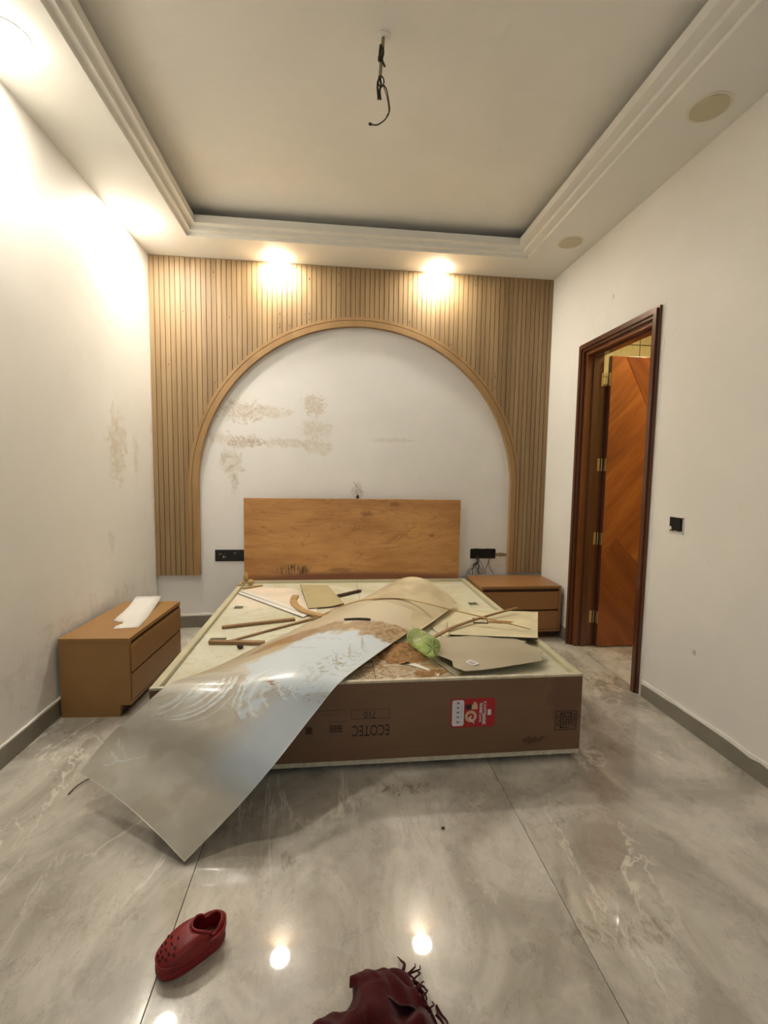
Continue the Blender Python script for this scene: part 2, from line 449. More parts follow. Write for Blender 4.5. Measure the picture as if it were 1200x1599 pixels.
def deck_material(mud=True):
    m, nt, b = new_mat('dusty_cream_board')
    c = coords(nt)
    n1 = noise(nt, c, 2.5, 6, .65, .8); n2 = noise(nt, coords(nt, 'pos', (.6, 1, 1)), 16, 7, .72, 1.2); n3 = noise(nt, c, 55, 4, .7)
    base = mixc(nt, ramp(nt, n1, .35, .65), rgb(194, 189, 160), rgb(210, 208, 188))
    base = mixc(nt, ramp(nt, n2, .52, .70, 0, .75), base, rgb(190, 168, 112))
    base = mixc(nt, ramp(nt, n3, .60, .72, 0, .6), base, rgb(140, 114, 68))
    base = mixc(nt, math_(nt, 'MULTIPLY', spot(nt, (-.52, 3.45, .39), (.34, .33, .2), n2, .4), .75), base, rgb(228, 214, 192))
    if mud:
        n4 = noise(nt, coords(nt, 'pos', (.5, 1.4, 1)), 5, 5, .6, 3.0)
        sw = ramp(nt, math_(nt, 'FRACT', math_(nt, 'MULTIPLY', n4, 9)), .25, .55)
        mk = math_(nt, 'MULTIPLY', spot(nt, (.34, 2.12, .39), (.36, .26, .3), n2, .35), math_(nt, 'ADD', math_(nt, 'MULTIPLY', sw, .75), .2))
        base = mixc(nt, mk, base, rgb(146, 108, 62))
    L(nt, base, b.inputs['Base Color']); b.inputs['Roughness'].default_value = .5
    bump(nt, b, n2, .2, .003)
    return m
M_deck = deck_material()
M_board = plain('cream_loose_board', rgb(206, 196, 162), .5, var=.10, scale=7)
M_white = plain('white_laminate', rgb(226, 222, 214), .35, var=.03)
M_grey = plain('grey_beige_laminate', rgb(176, 166, 142), .35, var=.07, scale=4)
M_olive = plain('olive_board', rgb(172, 158, 118), .5, var=.05)
M_edge = plain('dark_board_edge', rgb(58, 40, 24), .6)
M_stick = wood_mat('offcut_wood', rgb(116, 84, 52), rgb(142, 108, 70), rgb(166, 132, 90), 'x', 12, .55, .3, .5)
M_stick2 = wood_mat('pale_offcut_wood', rgb(150, 118, 72), rgb(176, 142, 92), rgb(196, 164, 112), 'x', 12, .55, .3, .5)
M_mud = plain('sawdust_mud', rgb(150, 112, 68), .9, var=.28, scale=40, bmp=.8, bscale=120)
M_black = plain('black_plastic', rgb(22, 20, 18), .35, var=.1)
M_void = plain('dark_recess', rgb(24, 18, 12), .9, var=.1)
M_ink = plain('black_ink', rgb(34, 22, 14), .6)
M_ink2 = plain('faded_ink', rgb(66, 44, 30), .6)
M_red = plain('red_sticker', rgb(176, 22, 34), .35, var=.04)
M_stw = plain('sticker_white', rgb(225, 220, 222), .4, var=.02)
M_skin = plain('sticker_tan', rgb(214, 178, 140), .4, var=.08, scale=60)
M_greyink = plain('sticker_grey', rgb(120, 116, 118), .5)
M_frame = wood_mat('dark_polished_frame', rgb(66, 34, 18), rgb(86, 46, 25), rgb(104, 58, 32), 'z', 8, .3, .06, .8, coat=.5)
M_lining = wood_mat('brown_lining', rgb(92, 50, 20), rgb(112, 62, 26), rgb(126, 74, 34), 'z', 8, .35, .06, .8, coat=.3)
M_leaf = wood_mat('orange_veneer', rgb(130, 68, 22), rgb(164, 88, 30), rgb(188, 112, 44), 'x', 7, .3, .12, .5, coat=.5, rot=(0, math.radians(48), 0), contrast=(.35, .65), bmp=0)
M_leaf2 = wood_mat('orange_veneer_mirrored', rgb(118, 58, 18), rgb(144, 74, 24), rgb(164, 90, 32), 'x', 7, .3, .12, .5, coat=.5, rot=(0, math.radians(-52), 0), contrast=(.35, .65), bmp=0)
M_brass = plain('hinge_metal', rgb(196, 178, 138), .3, metal=.9)
M_wire = plain('dark_wire', rgb(40, 28, 14), .5)
M_wire2 = plain('bare_wire', rgb(110, 92, 60), .45)
M_rod = plain('painted_rod', rgb(150, 136, 104), .5)
M_clog = plain('red_foam_clog', rgb(132, 20, 20), .45, var=.18, scale=25)
M_clog_in = plain('clog_insole', rgb(120, 50, 42), .7, var=.15, scale=40)
M_hole = plain('clog_hole', rgb(40, 6, 6), .8)
M_lampoff = plain('opal_diffuser_off', rgb(196, 186, 158), .5, var=.02)
M_lamp = emit('lit_diffuser', LAMP_COL, LAMP)
M_lamprim = plain('lamp_rim', rgb(224, 216, 198), .4, var=.02)
M_btile = wood_mat('bathroom_marble_tile', rgb(196, 178, 120), rgb(222, 206, 152), rgb(236, 224, 176), 'z', 3, .25, .35, 1.2, bmp=0)
M_sheet = vcol_mat('protective_film_sheet', .32, bmp=.10, bscale=7, coat=.5)
M_sheet_b = vcol_mat('beige_sheet', .42, coat=.15)
def scarf_material():
    m, nt, b = new_mat('wine_red_cloth')
    c = coords(nt)
    n = noise(nt, c, 260, 2, .6)
    L(nt, mixc(nt, ramp(nt, n, .3, .7), rgb(58, 9, 13), rgb(80, 15, 19)), b.inputs['Base Color'])
    b.inputs['Roughness'].default_value = .9
    b.inputs['Sheen Weight'].default_value = .15; b.inputs['Specular IOR Level'].default_value = .15
    bump(nt, b, n, .4, .001); return m
M_scarf = scarf_material()
def bottle_material():
    m, nt, b = new_mat('green_plastic')
    nt.nodes.remove(b); out = nt.nodes['Material Output']
    c = coords(nt, 'obj'); n = noise(nt, c, 22, 4, .6, .6)
    tr = N(nt, 'ShaderNodeBsdfTransparent'); tr.inputs[0].default_value = (.92, .97, .80, 1)
    df = N(nt, 'ShaderNodeBsdfPrincipled', Roughness=.07); df.inputs['Base Color'].default_value = rgb(188, 206, 130)
    df.inputs['Transmission Weight'].default_value = .0
    L(nt, mixc(nt, ramp(nt, n, .45, .7), rgb(214, 224, 166), rgb(190, 212, 138)), df.inputs['Base Color'])
    bp = N(nt, 'ShaderNodeBump', Strength=.22, Distance=.004); L(nt, n, bp.inputs['Height']); L(nt, bp.outputs[0], df.inputs['Normal'])
    fr = N(nt, 'ShaderNodeFresnel', IOR=1.5)
    f = math_(nt, 'ADD', math_(nt, 'MULTIPLY', fr.outputs[0], .9), .26, True)
    mx = N(nt, 'ShaderNodeMixShader'); L(nt, f, mx.inputs[0]); L(nt, tr.outputs[0], mx.inputs[1]); L(nt, df.outputs[0], mx.inputs[2])
    L(nt, mx.outputs[0], out.inputs[0]); return m
M_bottle = bottle_material()
M_bottle_dark = plain('dark_green_plastic', rgb(92, 142, 66), .2, var=.25, scale=60)

# ================================================================== SETTING
# floor with large tiles (joints every 1.18 m across, 2.4 m along)
fl = struct('floor', B(XL-.1, XR+.16, YF, YB+.1, -.06, -.010), M_grout)
xj = [XL-.005, -.457, .724, XR+.02]; yj = [YF, .88, 3.34, YB]
for i in range(3):
    for j in range(3):
        obj('tile', B(xj[i]+.0012, xj[i+1]-.0012, yj[j]+.0012, yj[j+1]-.0012, -.010, 0, bev=.0006), M_floor, fl)
# walls
struct('wall_left', B(XL-.12, XL, YF, YB+.1, 0, 3.4), M_wall_left)
struct('wall_back', B(XL, XR, YB, YB+.12, 0, 3.4), M_wall_back)
bm = bmesh.new()
box(bm, XL-.12, -1.0, YF-.12, YF, 0, 3.4); box(bm, 1.4, 3.4, YF-.12, YF, 0, 3.4); box(bm, -1.0, 1.4, YF-.12, YF, 0, .4); box(bm, -1.0, 1.4, YF-.12, YF, 2.5, 3.4)  # opening added out of view, to let in the fill light
struct('wall_front', bm, M_wall_left)
bm = bmesh.new()
for a in ((-1.0, -.95, .4, 2.5), (1.35, 1.4, .4, 2.5), (.175, .225, .4, 2.5), (-.95, 1.35, .4, .45), (-.95, 1.35, 2.45, 2.5)): box(bm, a[0], a[1], YF-.09, YF-.04, a[2], a[3])
struct('fill_window_1', bm, M_soffit)  # unseen frame of the window added for fill light
DY0, DY1, DZ = 2.552, 3.425, 2.326      # outer edges of the door frame
bm = bmesh.new()
box(bm, XR, XR+.13, YF, DY0+.03, 0, 3.4); box(bm, XR, XR+.13, DY1-.03, YB+.1, 0, 3.4)
box(bm, XR, XR+.13, DY0+.03, DY1-.03, DZ-.03, 3.4)
wr = struct('wall_right', bm, M_wall_right)
# putty smears round the door frame and above the skirting
bm = bmesh.new()
n = 40; pts = []
for k in range(n+1): pts.append((XR-.0015, DY0-.028-.004*random.random(), k/n*(DZ+.02)))
for k in range(n+1): pts.append((XR-.0015, DY0+.004, (1-k/n)*(DZ+.02)))
prism(pts, (.002, 0, 0), bm)
obj('putty_line', bm, M_patch, wr)
bm = bmesh.new(); pts = []
for k in range(60): pts.append((XR-.0115, -1.4+k*(3.93-DY0*0)/59*.99+0, .098+.010*random.random()))
pts = [(XR-.0115, y, .098+.008*random.random()) for y in np.linspace(-1.4, 2.52, 70)]
pts += [(XR-.0115, y, .089-.012*random.random()**3) for y in np.linspace(2.52, -1.4, 70)]
prism(pts, (.0115, 0, 0), bm); obj('putty_line', bm, M_patch, wr)
# skirtings
struct('baseboard_left', B(XL, XL+.011, YF, YB, 0, .100, bev=.002), M_base)
struct('baseboard_back', B(XL+.011, XR-.011, YB-.012, YB, 0, .112, bev=.002), M_base)
bm = B(XR-.011, XR, YF, DY0-.03, 0, .096, bev=.002); box(bm, XR-.011, XR, DY1+.003, YB, 0, .1, bev=.002)
struct('baseboard_right', bm, M_base)
obj('putty_line', prism([(XL+.0115, y, .100+.006*random.random()) for y in np.linspace(-1.4, 3.9, 80)]+[(XL+.0115, y, .0935) for y in np.linspace(3.9, -1.4, 80)], (-.0115, 0, 0)), M_patch, bpy.data.objects['wall_left'])
obj('putty_line', prism([(x, YB-.0125, .112+.006*random.random()) for x in np.linspace(-1.45, 1.86, 60)]+[(x, YB-.0125, .104-.008*random.random()) for x in np.linspace(1.86, -1.45, 60)], (0, .0125, 0)), M_patch, bpy.data.objects['wall_back'])

# ceiling: flat slab, dark cove gap and three receding steps
R0 = (-1.070, 1.497, -.60, 3.604); R1 = (-1.032, 1.443, -.56, 3.560); R2 = (-.990, 1.389, -.51, 3.506)
OUT = (XL-.05, XR+.05, YF-.05, YB+.05)
ce = struct('ceiling', B(OUT[0], OUT[1], OUT[2], OUT[3], 3.188, 3.24), M_ceiling)
CV = (R2[0]-.28, R2[1]+.28, R2[2]-.28, R2[3]+.28)
so = struct('trim_1', ring_slab(bmesh.new(), OUT, R0, ZC, 3.0445), M_soffit)
for k, (r, a, b_) in enumerate(((R1, 3.0445, 3.070), (R2, 3.070, 3.122))):
    struct('trim_%d' % (k+2), ring_slab(bmesh.new(), OUT, r, a, b_), M_soffit)
struct('trim_4', ring_slab(bmesh.new(), OUT, CV, 3.122, 3.188), M_ceiling)

# ceiling lights ---------------------------------------------------
def ceiling_light(x, y, lit, label):
    t = thing('ceiling_light', label, 'light', (x, y, ZC), group='round ceiling lights')
    bm = bmesh.new(); disc(bm, (x, y, ZC-.002), .083 if lit else .090, .005, 48)
    obj('rim', bm, M_lamprim, t)
    bm = bmesh.new(); disc(bm, (x, y, ZC-.0065), .080 if lit else .078, .004, 48)
    obj('diffuser', bm, M_lamp if lit else M_lampoff, t)
    return t
ceiling_light(-.459, 3.855, True, 'lit round ceiling light near the back wall, left of the arch top')
ceiling_light(.840, 3.855, True, 'lit round ceiling light near the back wall, right of the arch top')
ceiling_light(-1.300, 3.42, True, 'lit round ceiling light over the left nightstand, beside the left wall')
ceiling_light(-1.290, 2.10, True, 'lit round ceiling light over the left wall, cut by the left edge of the picture')
ceiling_light(1.695, 2.075, False, 'larger looking unlit round ceiling light, nearer of the two on the right')
ceiling_light(1.690, 3.313, False, 'unlit round ceiling light near the far right corner, above the doorway side')

# ================================================================== SLATTED WALL PANEL WITH ARCH
AX, AZ, AR = .222, 1.21, 1.415         # arch centre and outer radius of the trim
PZ = .458
pn = thing('slatted_wall_panel', 'brown wooden slatted wall panel with a large arch cut out above the bed', 'wall panel', (AX, YB, PZ))
def arch_z(x, r):
    d = abs(x-AX)
    if d >= r: return None
    return AZ+math.sqrt(r*r-d*d)
n_sl = 84; pitch = (XR-XL)/n_sl
def slat_region(x0, x1, r, y0, y1, zt, gap=0):
    """polygon between ceiling and arch (or panel bottom) for a vertical strip"""
    pts = []
    m = 4
    for k in range(m+1):
        x = x0+(x1-x0)*k/m; z = arch_z(x, r)
        pts.append((x, y0, PZ if z is None else z+gap))
    return prism(pts+[(x1, y0, zt), (x0, y0, zt)], (0, y1-y0, 0))
# backing board in 3 pieces
bm = bmesh.new()
for k in range(84):
    x0 = XL+k*pitch; p = slat_region(x0, x0+pitch, AR-.02, YP+.006, YB, ZC)
    me = bpy.data.meshes.new('tmp'); p.to_mesh(me); p.free(); bm.from_mesh(me); bpy.data.meshes.remove(me)
obj('backing_board', bm, M_slat_back, pn)
for k in range(n_sl):
    x0 = XL+k*pitch+.0022; x1 = XL+(k+1)*pitch-.0022
    y0 = YP-.002*random.random()
    if k in (0, n_sl-1): pass
    zt = ZC-.001
    # slats that meet the vertical leg of the arch trim
    za, zb = arch_z(x0, AR), arch_z(x1, AR)
    if (za is None) != (zb is None):
        edge = AX-AR if x0 < AX else AX+AR
        if x0 < AX: pts = [(x0, y0, PZ), (edge, y0, PZ), (edge, y0, AZ), (x1, y0, zb), (x1, y0, zt), (x0, y0, zt)]
        else: pts = [(x0, y0, za), (edge, y0, AZ), (edge, y0, PZ), (x1, y0, PZ), (x1, y0, zt), (x0, y0, zt)]
        bm = prism(pts, (0, YP+.012-y0, 0))
    else: bm = slat_region(x0, x1, AR, y0, YP+.012, zt)
    obj('slat', bm, M_slat, pn)
random.seed(21)
for k in range(34):
    i_ = random.choice([3, 6, 12, 15, 22, 25, 27, 31, 34, 37, 52, 55, 58, 61, 66, 71, 74, 77]); x_ = XL+(i_+.5)*pitch
    za = arch_z(x_, AR); z_ = random.choice(((PZ if za is None else za)+.06, 2.90, 2.60, 2.2 if za is None or za < 2.1 else 2.95))+random.uniform(-.03, .03)
    obj('nail_head', disc(bmesh.new(), (x_, YP-.003, z_), .0032, .003, 8, 'y'), M_void, pn)
def arch_band(ro, ri, y0, y1):
    """inverted U: legs down to PZ and a half circle"""
    prof = []
    A_ = [math.pi*k/64 for k in range(65)]
    line = [(1, PZ, None)]
    o = [(AX+ro, PZ)]+[(AX+ro*math.cos(a), AZ+ro*math.sin(a)) for a in A_]+[(AX-ro, PZ)]
    i = [(AX+ri, PZ)]+[(AX+ri*math.cos(a), AZ+ri*math.sin(a)) for a in A_]+[(AX-ri, PZ)]
    bm = bmesh.new(); R = []
    for (xo, zo), (xi, zi) in zip(o, i):
        R.append([bm.verts.new(v) for v in ((xo, y0, zo), (xi, y0, zi), (xi, y1, zi), (xo, y1, zo))])
    for a, b_ in zip(R, R[1:]):
        for k in range(4): bm.faces.new((a[k], a[(k+1) % 4], b_[(k+1) % 4], b_[k]))
    bm.faces.new(R[0][::-1]); bm.faces.new(R[-1]); return bm
obj('outer_arch_trim', arch_band(AR, AR-.024, YP-.006, YP+.014), M_ring, pn)
obj('inner_arch_trim', arch_band(AR-.0285, AR-.075, YP-.008, YB-.001), M_ring, pn)
obj('arch_groove', arch_band(AR-.022, AR-.032, YP+.006, YP+.02), M_slat_back, pn)

# ================================================================== DOOR
LY_ = 3.300
dr = thing('door_1', None, None, (XR, DY1, 0)); dr['kind'] = 'structure'
def casing(name, w0, w1, proud, mat, x1=None):
    """three-sided moulding between insets w0 and w1 from the outer edge"""
    bm = bmesh.new(); xb = XR+.02 if x1 is None else x1
    a0, a1, at = DY0+w0, DY1-w0, DZ-w0; b0, b1, bt = DY0+w1, DY1-w1, DZ-w1
    x = XR-proud
    prism([(x, a0, 0), (x, b0, 0), (x, b0, bt), (x, a0, at)], (xb-x, 0, 0), bm)
    prism([(x, a1, 0), (x, b1, 0), (x, b1, bt), (x, a1, at)], (xb-x, 0, 0), bm)
    prism([(x, a0, at), (x, b0, bt), (x, b1, bt), (x, a1, at)], (xb-x, 0, 0), bm)
    return obj(name, bm, mat, dr)
casing('architrave', 0, .012, .018, M_frame)
casing('architrave', .012, .040, .030, M_frame)
casing('architrave', .040, .058, .018, M_frame)
casing('door_lining', .058, .085, -.004, M_lining, XR+.135)
casing('door_stop', .085, .098, -.050, M_frame, XR+.090)
obj('gap_shade_strip', B(2.016, 2.062, LY_+.042, LY_+.060, 0, 2.03), M_frame, dr)  # dark board standing in for the shadow in the hinge gap
# leaf, opened into the bathroom, in the plane y = 3.30
LX0, LX1, LY, LZ0, LZ1 = 2.050, 2.82, 3.300, .008, 2.232
lf = obj('door_leaf', B(LX0, LX1, LY+.004, LY+.038, LZ0, LZ1, bev=.001), M_frame, dr)
def veneer(poly, m):
    return obj('veneer_panel', prism([(x, LY, z) for x, z in poly], (0, .006, 0)), m, lf)
# seam runs down-right from the top; chevron peak lower down
g = .002
veneer([(LX0+.004, LZ1-.002), (2.165-g, LZ1-.002), (2.40-g, 1.78), (2.40-g, .62), (2.165, .86), (LX0+.004, .70)], M_leaf)
veneer([(2.165+g, LZ1-.002), (LX1-.003, LZ1-.002), (LX1-.003, 1.55), (2.40+g, 1.78)], M_leaf2)
veneer([(2.40+g, 1.775-g), (LX1-.003, 1.545-g), (LX1-.003, .62), (2.40+g, .62)], M_leaf)
veneer([(LX0+.004, .70-g), (2.165, .86-g), (2.40, .62-g), (LX1-.003, .62-g), (LX1-.003, .01), (LX0+.004, .01)], M_leaf2)
for z in (2.063, 1.424, .856, .237):
    bm = B(2.000, 2.020, LY+.036, LY+.040, z-.048, z+.048)
    box(bm, 2.046, 2.051, LY+.002, LY+.036, z-.048, z+.048)
    tube(bm, [(2.033, LY+.034, z-.048), (2.033, LY+.034, z+.048)], .005, 8)
    obj('hinge', bm, M_brass, dr)
# bathroom behind the door
struct('wall_bathroom_back', B(XR+.13, 3.4, 4.10, 4.2, 0, 2.8), M_grout)
wb = bpy.data.objects['wall_bathroom_back']
for ix in range(3):
    for iz in range(10):
        x0 = 2.03+ix*.81-.0; z0 = -.147+iz*.30
        x0 = 2.02+ix*.405*2
        for q in (0, 1):
            xa = 2.002+(ix*2+q)*.405-.0
            if xa > 3.2: continue
            obj('tile', B(xa+.004, xa+.401, 4.09, 4.1, max(0, z0)+.004, z0+.296), M_btile, wb)
struct('wall_bathroom_side', B(3.4, 3.5, YF, 4.2, 0, 2.8), M_btile)
struct('wall_bathroom_near', B(XR+.13, 3.4, 1.9, 2.0, 0, 2.8), M_btile)
struct('ceiling_bathroom', B(XR+.13, 3.4, 2.0, 4.2, 2.8, 2.9), M_ceiling)
fb = struct('floor_bathroom', B(XR+.04, 3.4, 2.0, 4.1, -.06, -.008), M_grout)
for i in range(3):
    for j in range(4):
        a = XR+.023+i*.6
        obj('tile', B(a+.0015, min(a+.5985, 3.4), 2.05+j*.6-.2+.0015, 2.05+j*.6+.4-.0015, -.01, -.0005), M_floor, fb)
t = thing('bathroom_light', 'lit ceiling light hidden inside the bathroom beyond the open door', 'light', (2.70, 2.95, 2.8))
obj('rim', disc(bmesh.new(), (2.70, 2.95, 2.797), .10, .006), M_lamprim, t)
obj('diffuser', disc(bmesh.new(), (2.70, 2.95, 2.791), .085, .006), emit('warm_diffuser', (1.0, .86, .60), 42), t)

# ================================================================== BED
BX0, BX1, BY0, BY1, BZ = -.772, 1.163, 1.965, 3.935, .412
bed = thing('bed', 'low wide storage bed box of brown plywood with cream rails under the arch', 'bed', ((BX0+BX1)/2, (BY0+BY1)/2, 0))
fp = obj('front_panel', B(BX0, BX1, BY0, BY0+.018, .046, BZ-.010, bev=.0008), M_front, bed)
obj('bottom_edge_strip', B(BX0, BX1-.004, BY0-.001, BY0+.017, .026, .046), M_ply_edge, bed)
obj('top_edge_strip', B(BX0, BX1, BY0-.0005, BY0+.018, BZ-.010, BZ), M_ply_edge, bed)
for x0, x1, xi0, xi1 in ((BX0, BX0+.018, BX0+.018, BX0+.034), (BX1-.018, BX1, BX1-.034, BX1-.018)):
    obj('side_panel', B(x0, x1, BY0+.018, BY1, .026, BZ-.004), M_front, bed)
    obj('side_rail', B(min(x0, xi0), max(x1, xi1), BY0+.018, BY1, BZ-.034, BZ, bev=.002), M_cream, bed)
    obj('side_lining', B(xi0, xi1, BY0+.018, BY1, .10, BZ-.034), M_cream, bed)
obj('back_rail', B(BX0+.034, BX1-.034, BY1-.030, BY1, .026, BZ+.004, bev=.002), M_cream, bed)
obj('plinth', B(BX0+.12, BX1-.12, BY0+.16, BY1-.1, 0, .05), M_toe, bed)
obj('bottom_board', B(BX0+.018, BX1-.018, BY0+.018, BY1-.03, .05, .066), M_front, bed)
for x, y in ((1.035, BY0+.035), (BX0+.10, BY0+.035), (.15, BY0+.06)):
    obj('leg', tube(bmesh.new(), [(x, y, 0), (x, y, .03)], .006, 10), M_ply_edge, bed)
obj('centre_divider', B(.187, .205, BY0+.018, BY1-.03, .066, .372), M_cream, bed)
def panel_holes(x0, x1, y0, y1, z0, z1, holes):
    xs = sorted({x0, x1} | {h[0] for h in holes} | {h[1] for h in holes}); ys = sorted({y0, y1} | {h[2] for h in holes} | {h[3] for h in holes})
    bm = bmesh.new()
    for a, b_ in zip(xs, xs[1:]):
        for c, d in zip(ys, ys[1:]):
            if any(h[0] <= a and b_ <= h[1] and h[2] <= c and d <= h[3] for h in holes): continue
            box(bm, a, b_, c, d, z0, z1)
    return bm
obj('deck_panel', panel_holes(BX0+.036, .194, BY0+.020, BY1-.032, .372, .390, [(-.685, -.625, 3.185, 3.25), (-.69, -.60, 2.555, 2.62)]), M_deck, bed)
obj('deck_panel', panel_holes(.197, BX1-.036, BY0+.020, BY1-.032, .372, .390, [(.985, 1.055, 3.18, 3.25)]), M_deck, bed)
# headboard leaning on the wall at the bed's end
hb = B(-.748, 1.102, BY1-.022, BY1-.004, BZ+.005, 1.113, bev=.001)
hb = obj('headboard', hb, M_head, bed)
hb['label'] = 'tan figured plywood headboard'
# printing on the front panel (upside down)
fy = BY0-.0002
put_text(fp, 'ECOTEC', .072, (.170, fy, .186), math.pi, M_ink, sx=.62)
put_text(fp, '710', .050, (.165, fy, .258), math.pi, M_ink, sx=.75)
def line_box(cx, cz, w, h, t, m, name='printed_frame', tilt=0):
    bm = bmesh.new()
    for a in ((cx-w/2, cx+w/2, cz-h/2, cz-h/2+t), (cx-w/2, cx+w/2, cz+h/2-t, cz+h/2), (cx-w/2, cx-w/2+t, cz-h/2, cz+h/2), (cx+w/2-t, cx+w/2, cz-h/2, cz+h/2)):
        box(bm, a[0], a[1], fy-.0006, fy, a[2], a[3])
    return obj(name, bm, m, fp)
line_box(.168, .260, .172, .044, .0022, M_ink2)
bm = bmesh.new()
for x0, x1, z in ((-.07, .06, .282), (-.045, .03, .262), (-.02, .058, .228)):
    box(bm, x0, x1, fy-.0005, fy, z, z+.0018)
obj('printed_lines', bm, M_ink2, fp)
bm = bmesh.new()
for k in range(5): box(bm, -.012+k*.011, -.006+k*.011, fy-.0005, fy, .182, .214)
for k in range(3): box(bm, -.014, .045, fy-.0006, fy, .182+k*.014, .186+k*.014)
obj('printed_mark', bm, M_ink2, fp)
bm = bmesh.new()
disc(bm, (-.105, fy-.0003, .196), .016, .0005, 20, 'y')
box(bm, -.122, -.088, fy-.0006, fy, .178, .183); box(bm, -.122, -.088, fy-.0006, fy, .205, .209)
obj('printed_mark', bm, M_ink2, fp)
# certification mark, right end: squares round an S-shaped line
cx, cz = 1.089, .189
line_box(cx, cz, .106, .094, .0028, M_ink)
def seg_path(pts, t=.004, name='printed_emblem'):
    bm = bmesh.new()
    for (x0, z0), (x1, z1) in zip(pts, pts[1:]):
        box(bm, min(x0, x1)-t/2, max(x0, x1)+t/2, fy-.0007, fy, min(z0, z1)-t/2, max(z0, z1)+t/2)
    return obj(name, bm, M_ink, fp)
seg_path([(cx+.016, cz-.036), (cx-.021, cz-.036), (cx-.026, cz-.030), (cx-.026, cz+.030), (cx-.021, cz+.036), (cx+.021, cz+.036), (cx+.026, cz+.030), (cx+.026, cz-.020), (cx+.016, cz-.036)][:8])
seg_path([(cx+.022, cz+.018), (cx-.014, cz+.018), (cx-.014, cz-.012), (cx+.002, cz-.012), (cx+.002, cz+.006), (cx+.014, cz+.006), (cx+.014, cz-.024)])
seg_path([(cx-.020, cz-.022), (cx+.006, cz-.022)]); seg_path([(cx-.014, cz+.026), (cx-.006, cz+.026)])
put_text(fp, 'IS:710', .020, (cx-.040, fy-.0003, cz), -math.pi/2, M_ink, sx=1.1)
put_text(fp, 'CM/L-76', .018, (cx+.040, fy-.0003, cz), -math.pi/2, M_ink)
# red sticker
sx0, sx1, sz0, sz1 = .534, .742, .178, .314
def round_rect(x0, x1, z0, z1, r, y0, y1, sk=0):
    pts = []
    for (cx_, cz_, a0) in ((x1-r, z1-r, 0), (x0+r, z1-r, 90), (x0+r, z0+r, 180), (x1-r, z0+r, 270)):
        for k in range(7):
            a = math.radians(a0+k*15); pts.append((cx_+r*math.cos(a), y0, cz_+r*math.sin(a)))
    return prism(pts, (0, y1-y0, 0))
st = thing('sticker', 'red and white sticker on the brown bed front, turned on its side', 'sticker', ((sx0+sx1)/2, fy, sz0))
obj('sticker_sheet', round_rect(sx0, sx1, sz0, sz1, .014, fy-.0008, fy), M_red, st)
y2 = fy-.0009
obj('white_field', round_rect(sx0+.007, sx0+.062, sz0+.007, sz1-.006, .010, y2-.0004, y2), M_stw, st)
bm = bmesh.new()
for k, z in enumerate((.294, .273, .250, .228, .204)):
    disc(bm, (sx0+.036, y2-.0006, z), .0050-.0006*(k % 2), .0004, 10, 'y'); box(bm, sx0+.028, sx0+.031, y2-.0006, y2-.0003, z-.006, z+.004)
box(bm, sx0+.050, sx0+.0515, y2-.0006, y2-.0003, .225, .285)
obj('small_icons', bm, M_greyink, st)
obj('numeral_one', prism([(sx0+.070, y2-.0006, .262), (sx0+.098, y2-.0006, .262), (sx0+.098, y2-.0006, .285), (sx0+.070, y2-.0006, .285)], (0, .0004, 0)), M_black, st)
obj('numeral_one_tip', prism([(sx0+.098, y2-.0006, .262), (sx0+.126, y2-.0006, .262), (sx0+.124, y2-.0006, .286), (sx0+.114, y2-.0006, .299), (sx0+.104, y2-.0006, .294), (sx0+.108, y2-.0006, .286), (sx0+.098, y2-.0006, .283)], (0, .0004, 0)), M_skin, st)
bm = bmesh.new(); disc(bm, (sx0+.095, y2-.0004, .229), .028, .0004, 30, 'y'); obj('numeral_ring', bm, M_skin, st)
bm = bmesh.new(); disc(bm, (sx0+.095, y2-.0008, .229), .0145, .0004, 24, 'y'); obj('ring_centre', bm, M_red, st)
obj('tick_mark', prism([(sx0+.083, y2-.0014, .222), (sx0+.096, y2-.0014, .234), (sx0+.100, y2-.0014, .230), (sx0+.094, y2-.0014, .221), (sx0+.114, y2-.0014, .196), (sx0+.110, y2-.0014, .194)], (0, .0004, 0)), M_stw, st)
put_text(st, 'KAAM', .021, (sx0+.160, y2, .270), -math.pi/2, M_stw)
put_text(st, 'BANK', .021, (sx0+.157, y2, .214), -math.pi/2, M_stw, bold=.0012, sx=.95)
put_text(st, 'BRAND', .018, (sx0+.141, y2, .266), -math.pi/2, M_stw, bold=.0010, sx=.85)
put_text(st, 'SAFE', .018, (sx0+.139, y2, .218), -math.pi/2, M_stw)
obj('small_label', B(sx0+.174, sx0+.190, y2-.0005, y2, .232, .259), M_stw, st)

# ================================================================== SHEETS ON THE BED
def sheet_rows(rows, nv=7, skew=.5):
    """rows = (L, R, hump): arch each row upwards between its left and right edge"""
    C = []
    for Lp, Rp, h in rows:
        r = []
        for k in range(nv):
            v = k/(nv-1); w = v**(math.log(.5)/math.log(skew))
            b_ = math.sin(math.pi*w)**.9*h
            r.append([Lp[i]+(Rp[i]-Lp[i])*v+(b_ if i == 2 else 0) for i in range(3)])
        C.append(r)
    return C
rowsA = [((-.998, 1.848, .130), (-.496, 1.512, .012), .030), ((-.917, 1.919, .235), (-.355, 1.605, .110), .035),
         ((-0.791, 1.901, 0.352), (-.224, 1.660, .235), .035), ((-0.689, 1.943, 0.434), (-.068, 1.842, .350), .035),
         ((-0.617, 2.079, 0.418), (.035, 1.944, .425), .035), ((-0.518, 2.220, 0.412), (.203, 2.198, .432), .055),
         ((-0.341, 2.526, 0.406), (.388, 2.472, .430), .085), ((-.085, 2.889, .400), (.587, 2.748, .432), .120)]
GA = catmull_grid(sheet_rows(rowsA), 420, 220)
def on_sheet(u_, v_, dz=0.0):
    p = GA[int(round(u_*60)), int(round(v_*220))]; return (p[0], p[1], p[2]+dz)
